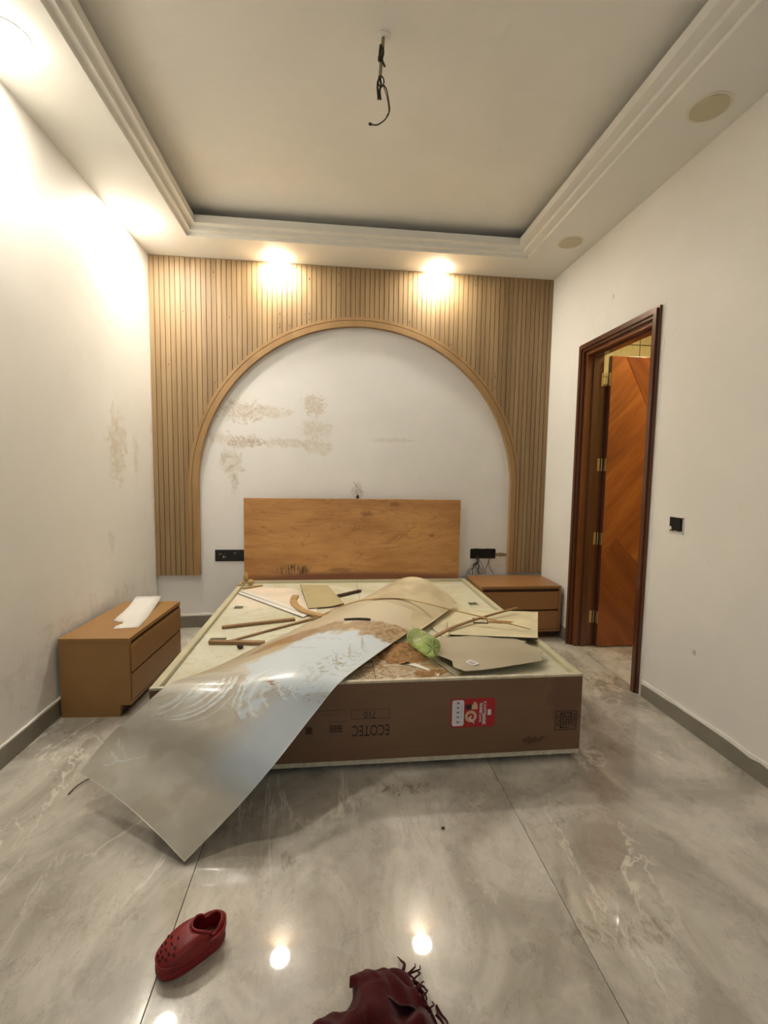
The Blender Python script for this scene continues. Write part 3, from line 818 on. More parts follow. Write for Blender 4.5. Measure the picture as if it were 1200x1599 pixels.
u = np.linspace(0, 7, 421)[:, None]*np.ones((1, 221)); v = np.linspace(0, 1, 221)[None, :]*np.ones((421, 1))
def lerp(a, b_, m): return a*(1-m[..., None])+np.array(b_[:3])*m[..., None]
def in_poly(x, y, P_):
    ins = np.zeros(x.shape, bool)
    for (x0, y0), (x1, y1) in zip(P_, P_[1:]+P_[:1]):
        if y0 == y1: continue
        c_ = ((y0 > y) != (y1 > y)) & (x < (x1-x0)*(y-y0)/(y1-y0)+x0); ins ^= c_
    return ins
def blur(m, n):
    for _ in range(n):
        m = (m+np.roll(m, 1, 0)+np.roll(m, -1, 0))/3; m = (m+np.roll(m, 1, 1)+np.roll(m, -1, 1))/3
    return m
def line_dist(x, y, pts):
    """distance in metres to a smooth stroke, and how far along it"""
    P_ = smooth_path([(a, b_, 0) for a, b_ in pts], 6); best = np.full(x.shape, 9.); al = np.zeros(x.shape)
    for k, (a, b_) in enumerate(zip(P_, P_[1:])):
        ax, ay, bx, by = a.x*.33, a.y*.66, b_.x*.33, b_.y*.66; X = x*.33; Y = y*.66
        t_ = np.clip(((X-ax)*(bx-ax)+(Y-ay)*(by-ay))/((bx-ax)**2+(by-ay)**2+1e-9), 0, 1)
        d_ = np.hypot(X-ax-t_*(bx-ax), Y-ay-t_*(by-ay)); m_ = d_ < best; best = np.where(m_, d_, best); al = np.where(m_, (k+t_)/(len(P_)-1), al)
    return best, al
def paintA():
    c = np.ones(u.shape+(3,))*np.array(rgb(204, 199, 184)[:3])
    n1 = fbm(u*1.7, v*5); n2 = fbm(u*6+5, v*16+3); n3 = fbm(u*2.5+9, v*34); n4 = fbm(u*20, v*50+3); n5 = fbm(u*.9+40, v*2.2+7)
    c = lerp(c, rgb(184, 174, 154), sstep(n1, .42, .66)*.8)
    c = lerp(c, rgb(174, 167, 152), sstep(n5, .45, .65)*.5)
    # bluish area on the hanging part near its right edge
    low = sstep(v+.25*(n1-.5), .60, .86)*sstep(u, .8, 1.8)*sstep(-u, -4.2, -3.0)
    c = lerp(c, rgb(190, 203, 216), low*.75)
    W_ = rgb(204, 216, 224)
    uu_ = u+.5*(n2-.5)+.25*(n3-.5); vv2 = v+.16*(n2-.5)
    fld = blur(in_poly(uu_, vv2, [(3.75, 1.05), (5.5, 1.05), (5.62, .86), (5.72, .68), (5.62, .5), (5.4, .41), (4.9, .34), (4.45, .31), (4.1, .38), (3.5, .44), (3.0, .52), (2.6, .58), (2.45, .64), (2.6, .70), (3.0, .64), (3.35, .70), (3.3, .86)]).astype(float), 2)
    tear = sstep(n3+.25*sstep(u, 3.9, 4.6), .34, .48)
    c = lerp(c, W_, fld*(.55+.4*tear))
    for pts, w, k in (([(3.70, .35), (3.25, .405), (2.75, .43), (2.35, .41), (2.05, .33), (1.92, .24)], .0075, 1.), ([(3.66, .33), (3.2, .375), (2.75, .395), (2.4, .375), (2.15, .31), (2.0, .24)], .006, 1.),
                      ([(3.55, .29), (3.15, .33), (2.8, .345), (2.5, .33), (2.25, .27)], .006, .9), ([(3.35, .24), (3.0, .21), (2.65, .215), (2.3, .22), (2.05, .17), (1.9, .12)], .007, .8),
                      ([(3.3, .28), (3.0, .27), (2.7, .275), (2.45, .25)], .020, .75), ([(2.7, .17), (2.4, .17), (2.15, .12)], .012, .7),
                      ([(2.9, .47), (2.5, .49), (2.2, .45), (2.0, .38)], .004, .6),
                      ([(4.15, .53), (3.75, .485), (3.3, .49), (2.85, .53), (2.55, .60), (2.42, .67)], .007, .9), ([(4.0, .50), (3.6, .46), (3.2, .465), (2.8, .505), (2.5, .56)], .005, .8),
                      ([(4.1, .57), (3.6, .54), (3.2, .55), (2.8, .60), (2.6, .68), (2.55, .74)], .006, .8), ([(3.3, .60), (2.9, .66), (2.75, .74)], .006, .7), ([(3.6, .66), (3.2, .72), (3.0, .80)], .007, .7), ([(3.5, .74), (3.2, .80), (3.05, .86)], .005, .7),
                      ([(.75, .10), (.60, .16), (.58, .22), (.78, .30)], .005, .6), ([(.95, .14), (.75, .22), (.72, .28), (.95, .36)], .004, .5), ([(.35, .12), (.45, .18), (.62, .20)], .006, .55), ([(1.1, .08), (.9, .12), (.8, .18)], .004, .4)):
        d_, al = line_dist(u+.10*(n2-.5), v+.03*(n2-.5), pts)
        m_ = (1-sstep(d_, w*.55, w*1.25))*np.minimum(1, np.minimum(al, 1-al)*7)*k*(.6+.5*sstep(n4, .35, .6))
        c = lerp(c, rgb(222, 228, 228), np.clip(m_, 0, 1))
    for pts, w, k in (([(3.72, .37), (3.25, .425), (2.75, .45), (2.3, .43), (2.0, .35)], .002, .5), ([(2.6, .50), (2.5, .58), (2.38, .66)], .002, .5)):
        d_, al = line_dist(u+.10*(n2-.5), v+.03*(n2-.5), pts)
        c = lerp(c, rgb(150, 128, 96), np.clip((1-sstep(d_, w*.6, w*1.6))*k, 0, 1))
    # brown cracked dirt near the bed edge
    crack = sstep(-np.abs(n4-.5), -.020, -.003)
    for (uc, vc, ru, rv, kk) in ((3.35, .78, .35, .16, 1.), (3.3, .94, .3, .07, .8), (2.5, .66, .18, .06, .7), (1.95, .16, .25, .08, .6), (3.9, .84, .3, .1, .5)):
        zone = np.exp(-((u-uc)/ru)**2-((v-vc)/rv)**2)
        c = lerp(c, rgb(118, 92, 54), np.clip(crack*zone*1.6*sstep(n2, .40, .55)*kk, 0, 1))
    z2 = np.exp(-((u-3.42)/.12)**2-((v-.62)/.035)**2)
    c = lerp(c, rgb(146, 104, 58), np.clip(z2*sstep(n4, .38, .55)*1.3, 0, 1))
    z3 = np.exp(-((u-4.5)/.45)**2-((v-.84)/.10)**2)
    c = lerp(c, rgb(140, 128, 92), np.clip(z3*sstep(n4, .58, .66)*.9, 0, 1))
    for k in range(9):                                        # fine brown scratches
        a0 = 4.3+.13*k; pts = [(a0, .92-.03*(k % 3)), (a0+.12, .87-.03*(k % 3)), (a0+.30, .84-.03*(k % 3))]
        d_, al = line_dist(u, v, pts); c = lerp(c, rgb(140, 118, 84), np.clip((1-sstep(d_, .001, .0028))*.6, 0, 1))
    for pts in ([(5.35, .42), (5.40, .55), (5.38, .68)], [(5.1, .40), (5.0, .50), (5.02, .60)]):
        d_, al = line_dist(u+.1*(n2-.5), v, pts); c = lerp(c, rgb(130, 112, 84), np.clip((1-sstep(d_, .001, .003))*.6, 0, 1))
    # brown mud behind the white field, tan dust along the left edge, clean beige rear
    lft = in_poly(u+.5*(n2-.5), v+.14*(n2-.5), [(3.7, .0), (4.1, .16), (4.5, .26), (5.0, .32), (5.4, .40), (5.7, .3), (5.6, -.1)]).astype(float)
    c = lerp(c, rgb(190, 170, 130), blur(lft, 3)*.75)
    rear = in_poly(u+.15*(n2-.5), v, [(5.75, -.1), (5.72, .68), (5.6, 1.1), (7.1, 1.1), (7.1, -.1)]).astype(float)
    c = lerp(c, rgb(206, 194, 166), blur(rear, 3))
    band = blur(in_poly(u+.38*(n2-.5), v+.10*(n4-.5), [(5.0, .16), (5.38, .38), (5.64, .5), (5.74, .68), (5.64, .86), (5.45, 1.1), (6.35, 1.1), (6.30, .90), (6.22, .80), (6.08, .70), (6.05, .5), (5.85, .30), (5.4, .12)]).astype(float), 3)
    c = lerp(c, rgb(156, 118, 72), band*(.62+.5*(n4-.3)))
    c = lerp(c, rgb(128, 92, 52), band*sstep(v, .66, .95)*sstep(n4, .42, .62)*.8)
    return c
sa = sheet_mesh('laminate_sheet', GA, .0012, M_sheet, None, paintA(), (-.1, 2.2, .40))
tag(sa, 'long curved laminate sheet with smeared white film sliding off the bed corner to the floor', 'sheet')
rowsB = [((-.200, 2.780, .396), (.470, 2.540, .420), .070),
         ((-.060, 2.960, .396), (.600, 2.700, .428), .100),
         ((.110, 3.160, .398), (.735, 2.890, .432), .135),
         ((.300, 3.400, .400), (.860, 3.060, .438), .172)]
GB = catmull_grid(sheet_rows(rowsB), 80, 60)
uu = np.linspace(0, 3, 81)[:, None]*np.ones((1, 61)); vv_ = np.linspace(0, 1, 61)[None, :]*np.ones((81, 1))
cB = np.ones((81, 61, 3))*np.array(rgb(200, 186, 152)[:3]); cB = lerp(cB, rgb(180, 164, 132), sstep(fbm(uu*2, vv_*6), .4, .7))
sb = sheet_mesh('laminate_sheet', GB, .0012, M_sheet_b, None, cB, (.3, 3.0, .40))
tag(sb, 'plain beige laminate sheet humped like a pillow at the back right of the bed', 'sheet')

def flat_piece(name, pts, t, mat, label, cat, edge_mat=None, group=None):
    """thin plate: pts are the 3-D corners of its top face"""
    o0 = Vector(pts[0])
    bm = prism([(p[0], p[1], p[2]-t) for p in pts], (0, 0, t))
    bmesh.ops.triangulate(bm, faces=[f for f in bm.faces if len(f.verts) > 4])
    o = solo(name, bm, mat, label, cat, (sum(p[0] for p in pts)/len(pts), sum(p[1] for p in pts)/len(pts), min(p[2] for p in pts)-t), group)
    if edge_mat:
        o.data.materials.append(edge_mat)
        for p in o.data.polygons:
            if abs(p.normal.z) < .5: p.material_index = 1
    return o
# loose boards on the right half of the bed
flat_piece('loose_board', [(.60, 2.69, .4005), (.74, 3.03, .4005), (.93, 3.13, .4005), (1.02, 2.93, .4005), (.93, 2.62, .4005), (.64, 2.42, .4005)], .009, M_board,
           'pale flat board lying beneath the crossed strips beside the green bottle', 'board', M_cream)
lb = flat_piece('loose_board', [(1.345, 2.845, .436), (1.128, 2.374, .436), (.66, 2.50, .422), (.70, 2.72, .424), (.80, 2.90, .428), (.957, 2.932, .430)], .010, M_board,
                'cream board pushed askew over the right bed rail with a finger hole', 'board', M_edge)
bm = bmesh.new(); o = (.905, 2.70, .4375)
for a in ((-.045, .045, -.045, -.040), (-.045, .045, .035, .040), (-.045, -.041, -.045, .04), (.041, .045, -.045, .04)):
    box(bm, o[0]+a[0], o[0]+a[1], o[1]+a[2], o[1]+a[3], .4285, .4345)
bmesh.ops.rotate(bm, verts=bm.verts, cent=o, matrix=Matrix.Rotation(-.24, 3, 'Z'))
x = obj('finger_hole_outline', bm, M_edge, None); x.parent = lb; x.location = -Vector(lb.location)
# mud scraps on that board
# grey curved offcut, built as a gently curled sheet
P_out = [(1.078, 2.192), (1.045, 2.165), (1.023, 2.089), (.80, 2.035), (.605, 1.993), (.56, 2.03), (.57, 2.10), (.509, 2.198), (.52, 2.34), (.604, 2.46), (.80, 2.47), (.975, 2.452), (1.053, 2.350), (1.03, 2.33), (1.065, 2.255)]
def curled(pts, zf, t, n=14):
    bm = bmesh.new(); vs_ = [bm.verts.new((x, y, 0)) for x, y in pts]; bm.faces.new(vs_)
    bmesh.ops.triangulate(bm, faces=bm.faces[:])
    bmesh.ops.subdivide_edges(bm, edges=bm.edges[:], cuts=3, use_grid_fill=True)
    geo = bmesh.ops.extrude_face_region(bm, geom=bm.faces[:])
    top = set(v for v in geo['geom'] if isinstance(v, bmesh.types.BMVert))
    for vv in bm.verts: vv.co.z = zf(vv.co.x, vv.co.y)+(t if vv in top else 0)
    return bm
zf = lambda x, y: .424+.012*math.exp(-((x-.56)/.09)**2-((y-2.1)/.16)**2)+.010*max(0, (x-.7))-.012*max(0, (y-2.3))*4*(1 if x > .9 else .5)
gp = solo('laminate_offcut', curled(P_out, zf, .0015), M_grey, 'grey laminate offcut with ragged right end lying at the front right of the bed', 'offcut', (.8, 2.2, .40))
bm = B(-.022, .022, -.030, .030, 0, .0006)
bmesh.ops.rotate(bm, verts=bm.verts, cent=(0, 0, 0), matrix=Matrix.Rotation(.5, 3, 'Z'))
bmesh.ops.translate(bm, verts=bm.verts, vec=(.665, 2.085, zf(.665, 2.085)+.0035))
x = obj('paper_label', bm, M_stw, None); x.parent = gp; x.location = -Vector(gp.location)
x['label'] = 'small white paper label'
for q in range(3):
    bm = bmesh.new()
    y0 = 2.070+q*.012
    box(bm, .650, .676, y0, y0+.005, zf(.665, 2.08)+.0042, zf(.665, 2.08)+.0047)
    bmesh.ops.rotate(bm, verts=bm.verts, cent=(.665, 2.085, 0), matrix=Matrix.Rotation(.5, 3, 'Z'))
    y_ = obj('label_line', bm, M_greyink, None); y_.parent = x
flat_piece('laminate_shard', [(.61, 2.035, .3935), (.79, 2.045, .3935), (.70, 1.995, .3935), (.55, 1.992, .3935), (.50, 2.02, .3935)], .002, M_white, 'thin white shard under the grey offcut at the front of the bed', 'offcut')
flat_piece('laminate_shard', [(.50, 2.23, .395), (.535, 2.245, .395), (.60, 2.04, .396), (.575, 2.0, .396)], .0025, M_grey, 'narrow grey shard beneath the green bottle and grey offcut', 'offcut', M_edge)
flat_piece('laminate_shard', [(.36, 2.18, .394), (.41, 2.185, .394), (.50, 2.06, .394), (.49, 2.03, .394), (.44, 2.11, .394)], .002, M_white, 'white glossy sliver on the brown mud in front of the bottle', 'offcut')
# left half of the bed
flat_piece('olive_board', [(-.266, 3.664, .440), (-.045, 3.63, .438), (.075, 3.215, .408), (-.02, 3.165, .401), (-.171, 3.131, .401)], .009, M_olive, 'dark-edged olive board piece tilted near the headboard', 'board', M_edge)
flat_piece('white_board_scrap', [(-.60, 3.78, .394), (-.33, 3.72, .394), (-.12, 3.40, .394), (-.11, 3.02, .394), (-.30, 3.08, .394), (-.72, 3.66, .394)], .003, plain('pinkish_white', rgb(226, 212, 192), .5, var=.06),
           'pinkish white thin board lying left of the olive board', 'board')
for k in range(2):
    off = k*.050
    pts = [(-.735+off*.3, 3.575+off, .398), (-.715+off*.3, 3.61+off, .398), (-.170+off*.4, 2.985+off, .398), (-.195+off*.4, 2.945+off, .398)]
    flat_piece('white_strip', pts, .003, M_white, ('nearer' if k == 0 else 'farther')+' white laminate strip of the pair running from the left rail to the middle', 'strip', M_edge, 'white laminate strips')
def stick(name, pts, w, t, mat, label, taper=None, cat='stick', group='wood offcuts on the bed'):
    bm = strip(bmesh.new(), pts, w, t, 8, taper)
    c = Vector(pts[0])
    return solo(name, bm, mat, label, cat, c, group)
stick('wooden_batten', [(-.665, 2.775, .399), (-.245, 2.905, .399)], .028, .014, M_stick, 'straight short wooden batten across the left part of the bed, farther of two')
stick('wooden_batten', [(-.672, 2.530, .400), (-.375, 2.495, .400)], .030, .018, M_stick, 'thick short wooden batten nearest the left bed rail')
stick('thin_lath', [(-.575, 2.545, .395), (-.33, 2.75, .397), (-.16, 2.885, .400), (.02, 3.00, .413)], .018, .007, M_stick, 'long thin lath running from the left batten under the arched strip')
stick('dark_stick', [(-.026, 3.39, .403), (.212, 3.59, .403)], .030, .012, M_edge, 'short dark brown stick right of the olive board')
stick('curved_offcut', [(-.285, 3.46, .402), (-.285, 3.28, .402), (-.20, 3.06, .405), (-.05, 2.915, .408)], .048, .012, M_stick2, 'curved tan wooden offcut shaped like a quarter ring')
stick('thin_strip', [(-.13, 2.87, .400), (.0, 2.86, .47), (.16, 2.90, .512), (.35, 2.89, .530), (.49, 2.86, .525), (.72, 2.72, .500), (.95, 2.58, .475), (1.13, 2.47, .452)], .012, .004, M_stick2,
      'very long thin strip bowed over both sheets to the right', cat='strip', taper=lambda s: 1-.7*max(0, s-.8)*5*.9)
stick('dark_lath', [(.555, 2.46, .420), (.70, 2.57, .438), (.90, 2.69, .452), (1.20, 2.84, .468)], .022, .010, M_stick, 'bowed dark lath crossing the thin strip on the right of the bed', cat='strip', taper=lambda s: 1-.6*s)
stick('short_lath', [on_sheet(6.12, .52, .005), on_sheet(6.16, .62, .006), on_sheet(6.20, .70, .006)], .014, .006, M_edge, 'short dark splinter on the mud band of the big sheet', cat='strip')
stick('short_lath', [(-.225, 2.66, .412), (-.05, 2.78, .420)], .020, .004, M_stick2, 'pale short lath along the left edge of the big sheet', cat='strip')
flat_piece('laminate_shard', [(-.36, 2.60, .400), (-.30, 2.635, .400), (-.09, 2.81, .404), (-.15, 2.70, .404)], .002, M_white, 'pale pointed sliver beside the left edge of the big sheet', 'offcut')
# small round plug
bm = bmesh.new(); bmesh.ops.create_uvsphere(bm, u_segments=20, v_segments=12, radius=.014)
bmesh.ops.scale(bm, vec=(1.2, 1, .95), verts=bm.verts)
for vv in bm.verts: vv.co += vv.co.normalized()*.0015*math.sin(vv.co.x*700)
bmesh.ops.translate(bm, verts=bm.verts, vec=(-.492, 2.448, .403))
solo('wood_plug', bm, M_edge, 'small round dark plug lying before the left batten', 'plug', (-.492, 2.448, .39), smooth=True)
# knobs and sliver at the far left corner
pk = thing('carved_peg', 'small tan wooden peg with round end at the far left bed corner', 'peg', (-.72, 3.84, .40))
def blob(c, r, s=(1, 1, 1), seg=16):
    bm = bmesh.new(); bmesh.ops.create_uvsphere(bm, u_segments=seg, v_segments=10, radius=r)
    bmesh.ops.scale(bm, vec=s, verts=bm.verts); bmesh.ops.translate(bm, verts=bm.verts, vec=c); return bm
obj('peg_shaft', blob((-.722, 3.84, .462), .022, (.9, .9, 1.9)), M_stick2, pk, True)
obj('peg_foot', blob((-.680, 3.82, .424), .030, (1, .8, .85)), M_stick2, pk, True)
stick('short_lath', [(-.725, 3.72, .397), (-.585, 3.80, .400)], .020, .012, M_stick2, 'tiny sliver of wood at the far left corner by the peg')
stick('short_lath', [(-.757, 3.74, .418), (-.752, 3.86, .420)], .022, .012, M_stick2, 'stub of wood resting on the left rail beside the peg')

# mud and sawdust
def mud_patch(name, cx, cy, rx, ry, h, z, label, seed=0, rot=0, n=54):
    bm = bmesh.new(); grid = {}
    X = np.linspace(-1, 1, n)
    for i, a in enumerate(X):
        for j, b_ in enumerate(X):
            r = math.hypot(a, b_); nn = float(fbm(np.array(a*3+seed), np.array(b_*3+seed*2))); n2 = float(fbm(np.array(a*11+seed), np.array(b_*11)))
            hh = h*(1-r*r+(nn-.5)*1.6)*(.55+.9*n2)
            x_ = cx+(a*math.cos(rot)-b_*math.sin(rot))*rx; y_ = cy+(a*math.sin(rot)*rx/ry+b_*math.cos(rot))*ry
            zz = z(x_, y_) if callable(z) else z
            grid[i, j] = (bm.verts.new((x_, y_, zz+max(hh, -.001))), hh)
    for i in range(n-1):
        for j in range(n-1):
            q = [grid[i, j], grid[i+1, j], grid[i+1, j+1], grid[i, j+1]]
            if max(k[1] for k in q) > 0: bm.faces.new([k[0] for k in q])
    bmesh.ops.delete(bm, geom=[v_ for v_ in bm.verts if not v_.link_faces], context='VERTS')
    return solo(name, bm, M_mud, label, 'sawdust', (cx, cy, z if not callable(z) else .39), smooth=True, kind='stuff')
mud_patch('sawdust_heap', .36, 2.33, .13, .15, .022, .391, 'brown damp sawdust heaped left of the green bottle', 3)
mud_patch('sawdust_heap', .46, 2.075, .075, .035, .005, .391, 'small brown smear of sawdust before the grey offcut', 14, .4)
mud_patch('sawdust_heap', 1.02, 2.66, .08, .022, .004, .4350, 'dark dirt crumbs on the askew cream board', 21, -.2)

# ---------------------------------------------------------------- bottle
def lathe(bm, prof, seg=40, petals=None):
    rings = []
    for k, (s, r) in enumerate(prof):
        ring = []
        for q in range(seg):
            a = 2*math.pi*q/seg
            rr = r; ss = s
            if petals and k < petals: ss = s+.010*(math.cos(5*a)*.5+.5)*(r/.045)*(1-k/petals)*1.2
            dent = 1-.12*math.exp(-((s-.12)/.035)**2)*max(0, math.cos(a-1.0)-.3)-.012*math.sin(3*a+s*40)*math.sin(s*22)
            ring.append(bm.verts.new((ss, rr*math.cos(a)*dent, rr*math.sin(a)*dent)))
        rings.append(ring)
    for a_, b_ in zip(rings, rings[1:]):
        for q in range(seg): bm.faces.new((a_[q], a_[(q+1) % seg], b_[(q+1) % seg], b_[q]))
    bm.faces.new(rings[0][::-1]); return bm
BT = Matrix.Translation(Vector((.500, 2.195, .462))) @ Matrix.Rotation(math.radians(106), 4, 'Z') @ Matrix.Rotation(math.radians(3), 4, 'Y')
bt = thing('plastic_bottle', 'dented empty green plastic bottle lying on the bed by the brown sawdust', 'bottle', tuple(BT.translation))
prof = [(.010, .006), (.004, .022), (.000, .036), (.008, .046), (.022, .051), (.06, .052), (.065, .050), (.07, .052), (.14, .052), (.145, .050), (.15, .052), (.20, .051), (.225, .044), (.245, .033), (.258, .022), (.265, .0135), (.285, .0135)]
bm = lathe(bmesh.new(), prof, 48, 4); bmesh.ops.transform(bm, matrix=BT, verts=bm.verts)
obj('bottle_body', bm, M_bottle, bt, True)
bm = bmesh.new()
for q in range(5):
    a = 2*math.pi*(q+.5)/5
    tube(bm, [(.0095, .006*math.cos(a), .006*math.sin(a)), (.004, .03*math.cos(a), .03*math.sin(a)), (.018, .048*math.cos(a), .048*math.sin(a))], [.0015, .0026, .001], 6)
bmesh.ops.transform(bm, matrix=BT, verts=bm.verts)
obj('base_ribs', bm, M_bottle_dark, bt, True)
bm = tube(bmesh.new(), [(.262, 0, 0), (.268, 0, 0)], .017, 20); bmesh.ops.transform(bm, matrix=BT, verts=bm.verts)
obj('neck_ring', bm, M_bottle, bt)

# ================================================================== NIGHTSTANDS
# left one, slightly turned, drawers facing the bed (+x)
ns = thing('nightstand', 'brown two drawer nightstand standing by the left wall', 'nightstand', (-1.448, 2.535, 0), math.radians(-2.6), local=True)
w, d, h = .363, .715, .435
bm = bmesh.new()
prism([(0, 0, 0), (w-.055, 0, 0), (w-.055, 0, .065), (w, 0, .065), (w, 0, h-.022), (0, 0, h-.022)], (0, .020, 0), bm)
obj('side_panel', bm, M_mdf, ns)
bm = bmesh.new()
prism([(0, d-.02, 0), (w-.055, d-.02, 0), (w-.055, d-.02, .065), (w, d-.02, .065), (w, d-.02, h-.022), (0, d-.02, h-.022)], (0, .020, 0), bm)
obj('side_panel', bm, M_mdf, ns)
obj('top', B(-.002, w+.002, -.002, d+.002, h-.022, h, bev=.001), M_mdf, ns)
obj('carcass', B(.004, w-.022, .020, d-.02, .055, h-.022), M_toe, ns)
obj('toe_kick', B(w-.075, w-.058, .02, d-.02, 0, .065), M_toe, ns)
obj('bottom_panel', B(.01, w-.002, .02, d-.02, .060, .076), M_mdf, ns)
obj('drawer', B(w-.020, w+.006, .012, d-.006, .243, .388, bev=.0015), M_mdf, ns)
obj('drawer', B(w-.020, w+.004, .012, d-.006, .084, .229, bev=.0015), M_mdf, ns)
# right one, drawers facing the room (-y)
ns2 = thing('nightstand', 'orange brown two drawer nightstand between the bed and the right wall', 'nightstand', (1.515, 3.72, 0))
x0, x1, y0, y1 = 1.178, 1.852, 3.509, 3.925
obj('top', B(x0, x1, y0, y1, .419, .441, bev=.001), M_mdf_r, ns2)
obj('side_panel', B(x0, x0+.018, y0, y1, .062, .419), M_mdf_r, ns2)
obj('side_panel', B(x1-.018, x1, y0, y1, .062, .419), M_mdf_r, ns2)
obj('bottom_panel', B(x0+.018, x1-.018, y0, y1, .062, .078), M_mdf_r, ns2)
obj('carcass', B(x0+.018, x1-.018, y0+.022, y1-.01, .078, .419), M_toe, ns2)
obj('toe_kick', B(x0+.01, x1-.01, y0+.06, y1-.02, 0, .062), M_toe, ns2)
obj('drawer', B(x0+.020, x1-.020, y0+.002, y0+.02, .246, .392, bev=.001), M_mdf_r, ns2)
obj('drawer', B(x0+.020, x1-.020, y0+.002, y0+.02, .082, .232, bev=.001), M_mdf_r, ns2)
# white laminate piece on the left nightstand: flat, then curling up at its far end
GP = []
near = [(-1.232, 2.675), (-1.112, 2.680)]
pp = [(-1.320, 2.860, .438), (-1.262, 2.800, .438)]
bm = bmesh.new()
# outline down the long sides, with a small notch near the front left corner
lft = [(-1.232, 2.672), (-1.243, 2.72), (-1.222, 2.765), (-1.236, 2.795), (-1.262, 2.800), (-1.300, 2.822), (-1.312, 2.90), (-1.320, 3.00), (-1.325, 3.09), (-1.328, 3.16), (-1.330, 3.215)]
rgt = [(-1.108, 2.690), (-1.110, 2.73), (-1.115, 2.77), (-1.118, 2.80), (-1.120, 2.83), (-1.125, 2.87), (-1.135, 2.93), (-1.150, 3.01), (-1.158, 3.09), (-1.163, 3.16), (-1.166, 3.215)]
G_ = np.array([[[l[0]+(r_[0]-l[0])*t_, l[1]+(r_[1]-l[1])*t_, .4375+max(0, l[1]+(r_[1]-l[1])*t_-2.98)**2*.75] for t_ in (0, .33, .66, 1)] for l, r_ in zip(lft, rgt)])
pc = sheet_mesh('laminate_piece', G_, .0015, M_white, None, None, (-1.22, 2.95, .436))
tag(pc, 'white laminate piece with a notched corner lying on the left nightstand', 'offcut')

# ================================================================== ELECTRICS
# left switch plate
sw = thing('socket_plate', 'black socket plate on the wall left of the headboard', 'socket', (-.87, YB, .62))
obj('plate', B(-1.000, -.752, YB-.008, YB, .570, .668, bev=.002), M_black, sw)
for k in range(3):
    obj('module', B(-.990+k*.078, -.918+k*.078, YB-.012, YB-.006, .582, .656, bev=.001), plain('module_black', rgb(30, 28, 26), .3), sw)
for a in ((-.932, -.927, .598, .618), (-.918, -.913, .606, .612), (-.966, -.945, .632, .635), (-.845, -.828, .640, .642)):
    obj('contact', B(a[0], a[1], YB-.0135, YB-.011, a[2], a[3]), M_stw, sw)
# right open box with hanging wires
ob = thing('open_wiring_box', 'open black wiring box with hanging wires above the right nightstand', 'wiring box', (1.33, YB, .63))
rag = [(1.225, .585), (1.30, .583), (1.38, .584), (1.445, .588), (1.455, .61), (1.458, .655), (1.44, .668), (1.38, .672), (1.33, .668), (1.28, .673), (1.235, .670), (1.222, .655)]
obj('box', prism([(x, YB-.004, z) for x, z in rag], (0, .003, 0)), M_void, ob)
bm = bmesh.new(); ring_pts = [(1.224, YB-.006, .586), (1.224, YB-.006, .668), (1.452, YB-.006, .668), (1.452, YB-.006, .586)]
for a, b_ in zip(ring_pts, ring_pts[1:]+ring_pts[:1]): tube(bm, [a, b_], .003, 6)
obj('box_rim', bm, M_black, ob)
random.seed(11)
for k in range(9):
    xs = 1.27+.02*random.random(); xe = (1.19, 1.21, 1.26, 1.30, 1.32, 1.29, 1.345, 1.24, 1.31)[k]
    yy = YB-.012-.01*random.random()
    pts = [(xs, YB-.006, .60), (xs+.02*random.uniform(-.3, 1), yy-.01, .56), ((xs+xe)/2+.03*random.uniform(-1, 1), yy-.02, .52+.01*random.random()), (xe+.01*random.uniform(-1, 1), yy-.02, .475), (xe, yy-.035, .445)]
    obj('wire', tube(bmesh.new(), smooth_path(pts, 6), .0022+.0012*(k % 2), 6), M_wire, ob, True)
for pts in ([(1.405, YB-.006, .59), (1.385, YB-.015, .54), (1.365, YB-.02, .49), (1.36, YB-.03, .445)], [(1.40, YB-.006, .59), (1.395, YB-.015, .52), (1.415, YB-.02, .48), (1.435, YB-.03, .445)]):
    obj('wire', tube(bmesh.new(), smooth_path(pts, 6), .0024, 6), M_wire, ob, True)
rag2 = [(1.455, .628), (1.50, .634), (1.54, .628), (1.60, .618), (1.642, .612), (1.642, .588), (1.60, .594), (1.54, .603), (1.50, .600), (1.455, .605)]
obj('filled_chase', prism([(x, YB-.003, z) for x, z in rag2], (0, .0025, 0)), plain('chase_mortar', rgb(150, 132, 98), .8, var=.2, scale=40), ob)
# chipped hole over the headboard
hl = thing('chipped_hole', 'small chipped hole with wire ends in the wall just above the headboard', 'hole', (.20, YB, 1.12))
obj('hole', prism([(.188, YB-.002, 1.115), (.214, YB-.002, 1.115), (.212, YB-.002, 1.135), (.204, YB-.002, 1.150), (.196, YB-.002, 1.138)], (0, .0015, 0)), M_void, hl)
obj('wire_end', tube(bmesh.new(), smooth_path([(.205, YB-.003, 1.145), (.190, YB-.012, 1.175), (.215, YB-.010, 1.19), (.238, YB-.012, 1.178), (.228, YB-.010, 1.160)], 5), .0018, 6), M_wire2, hl, True)
obj('wire_end', tube(bmesh.new(), smooth_path([(.205, YB-.003, 1.20), (.185, YB-.008, 1.225), (.165, YB-.006, 1.26)], 5), .0018, 6), M_wire2, hl, True)
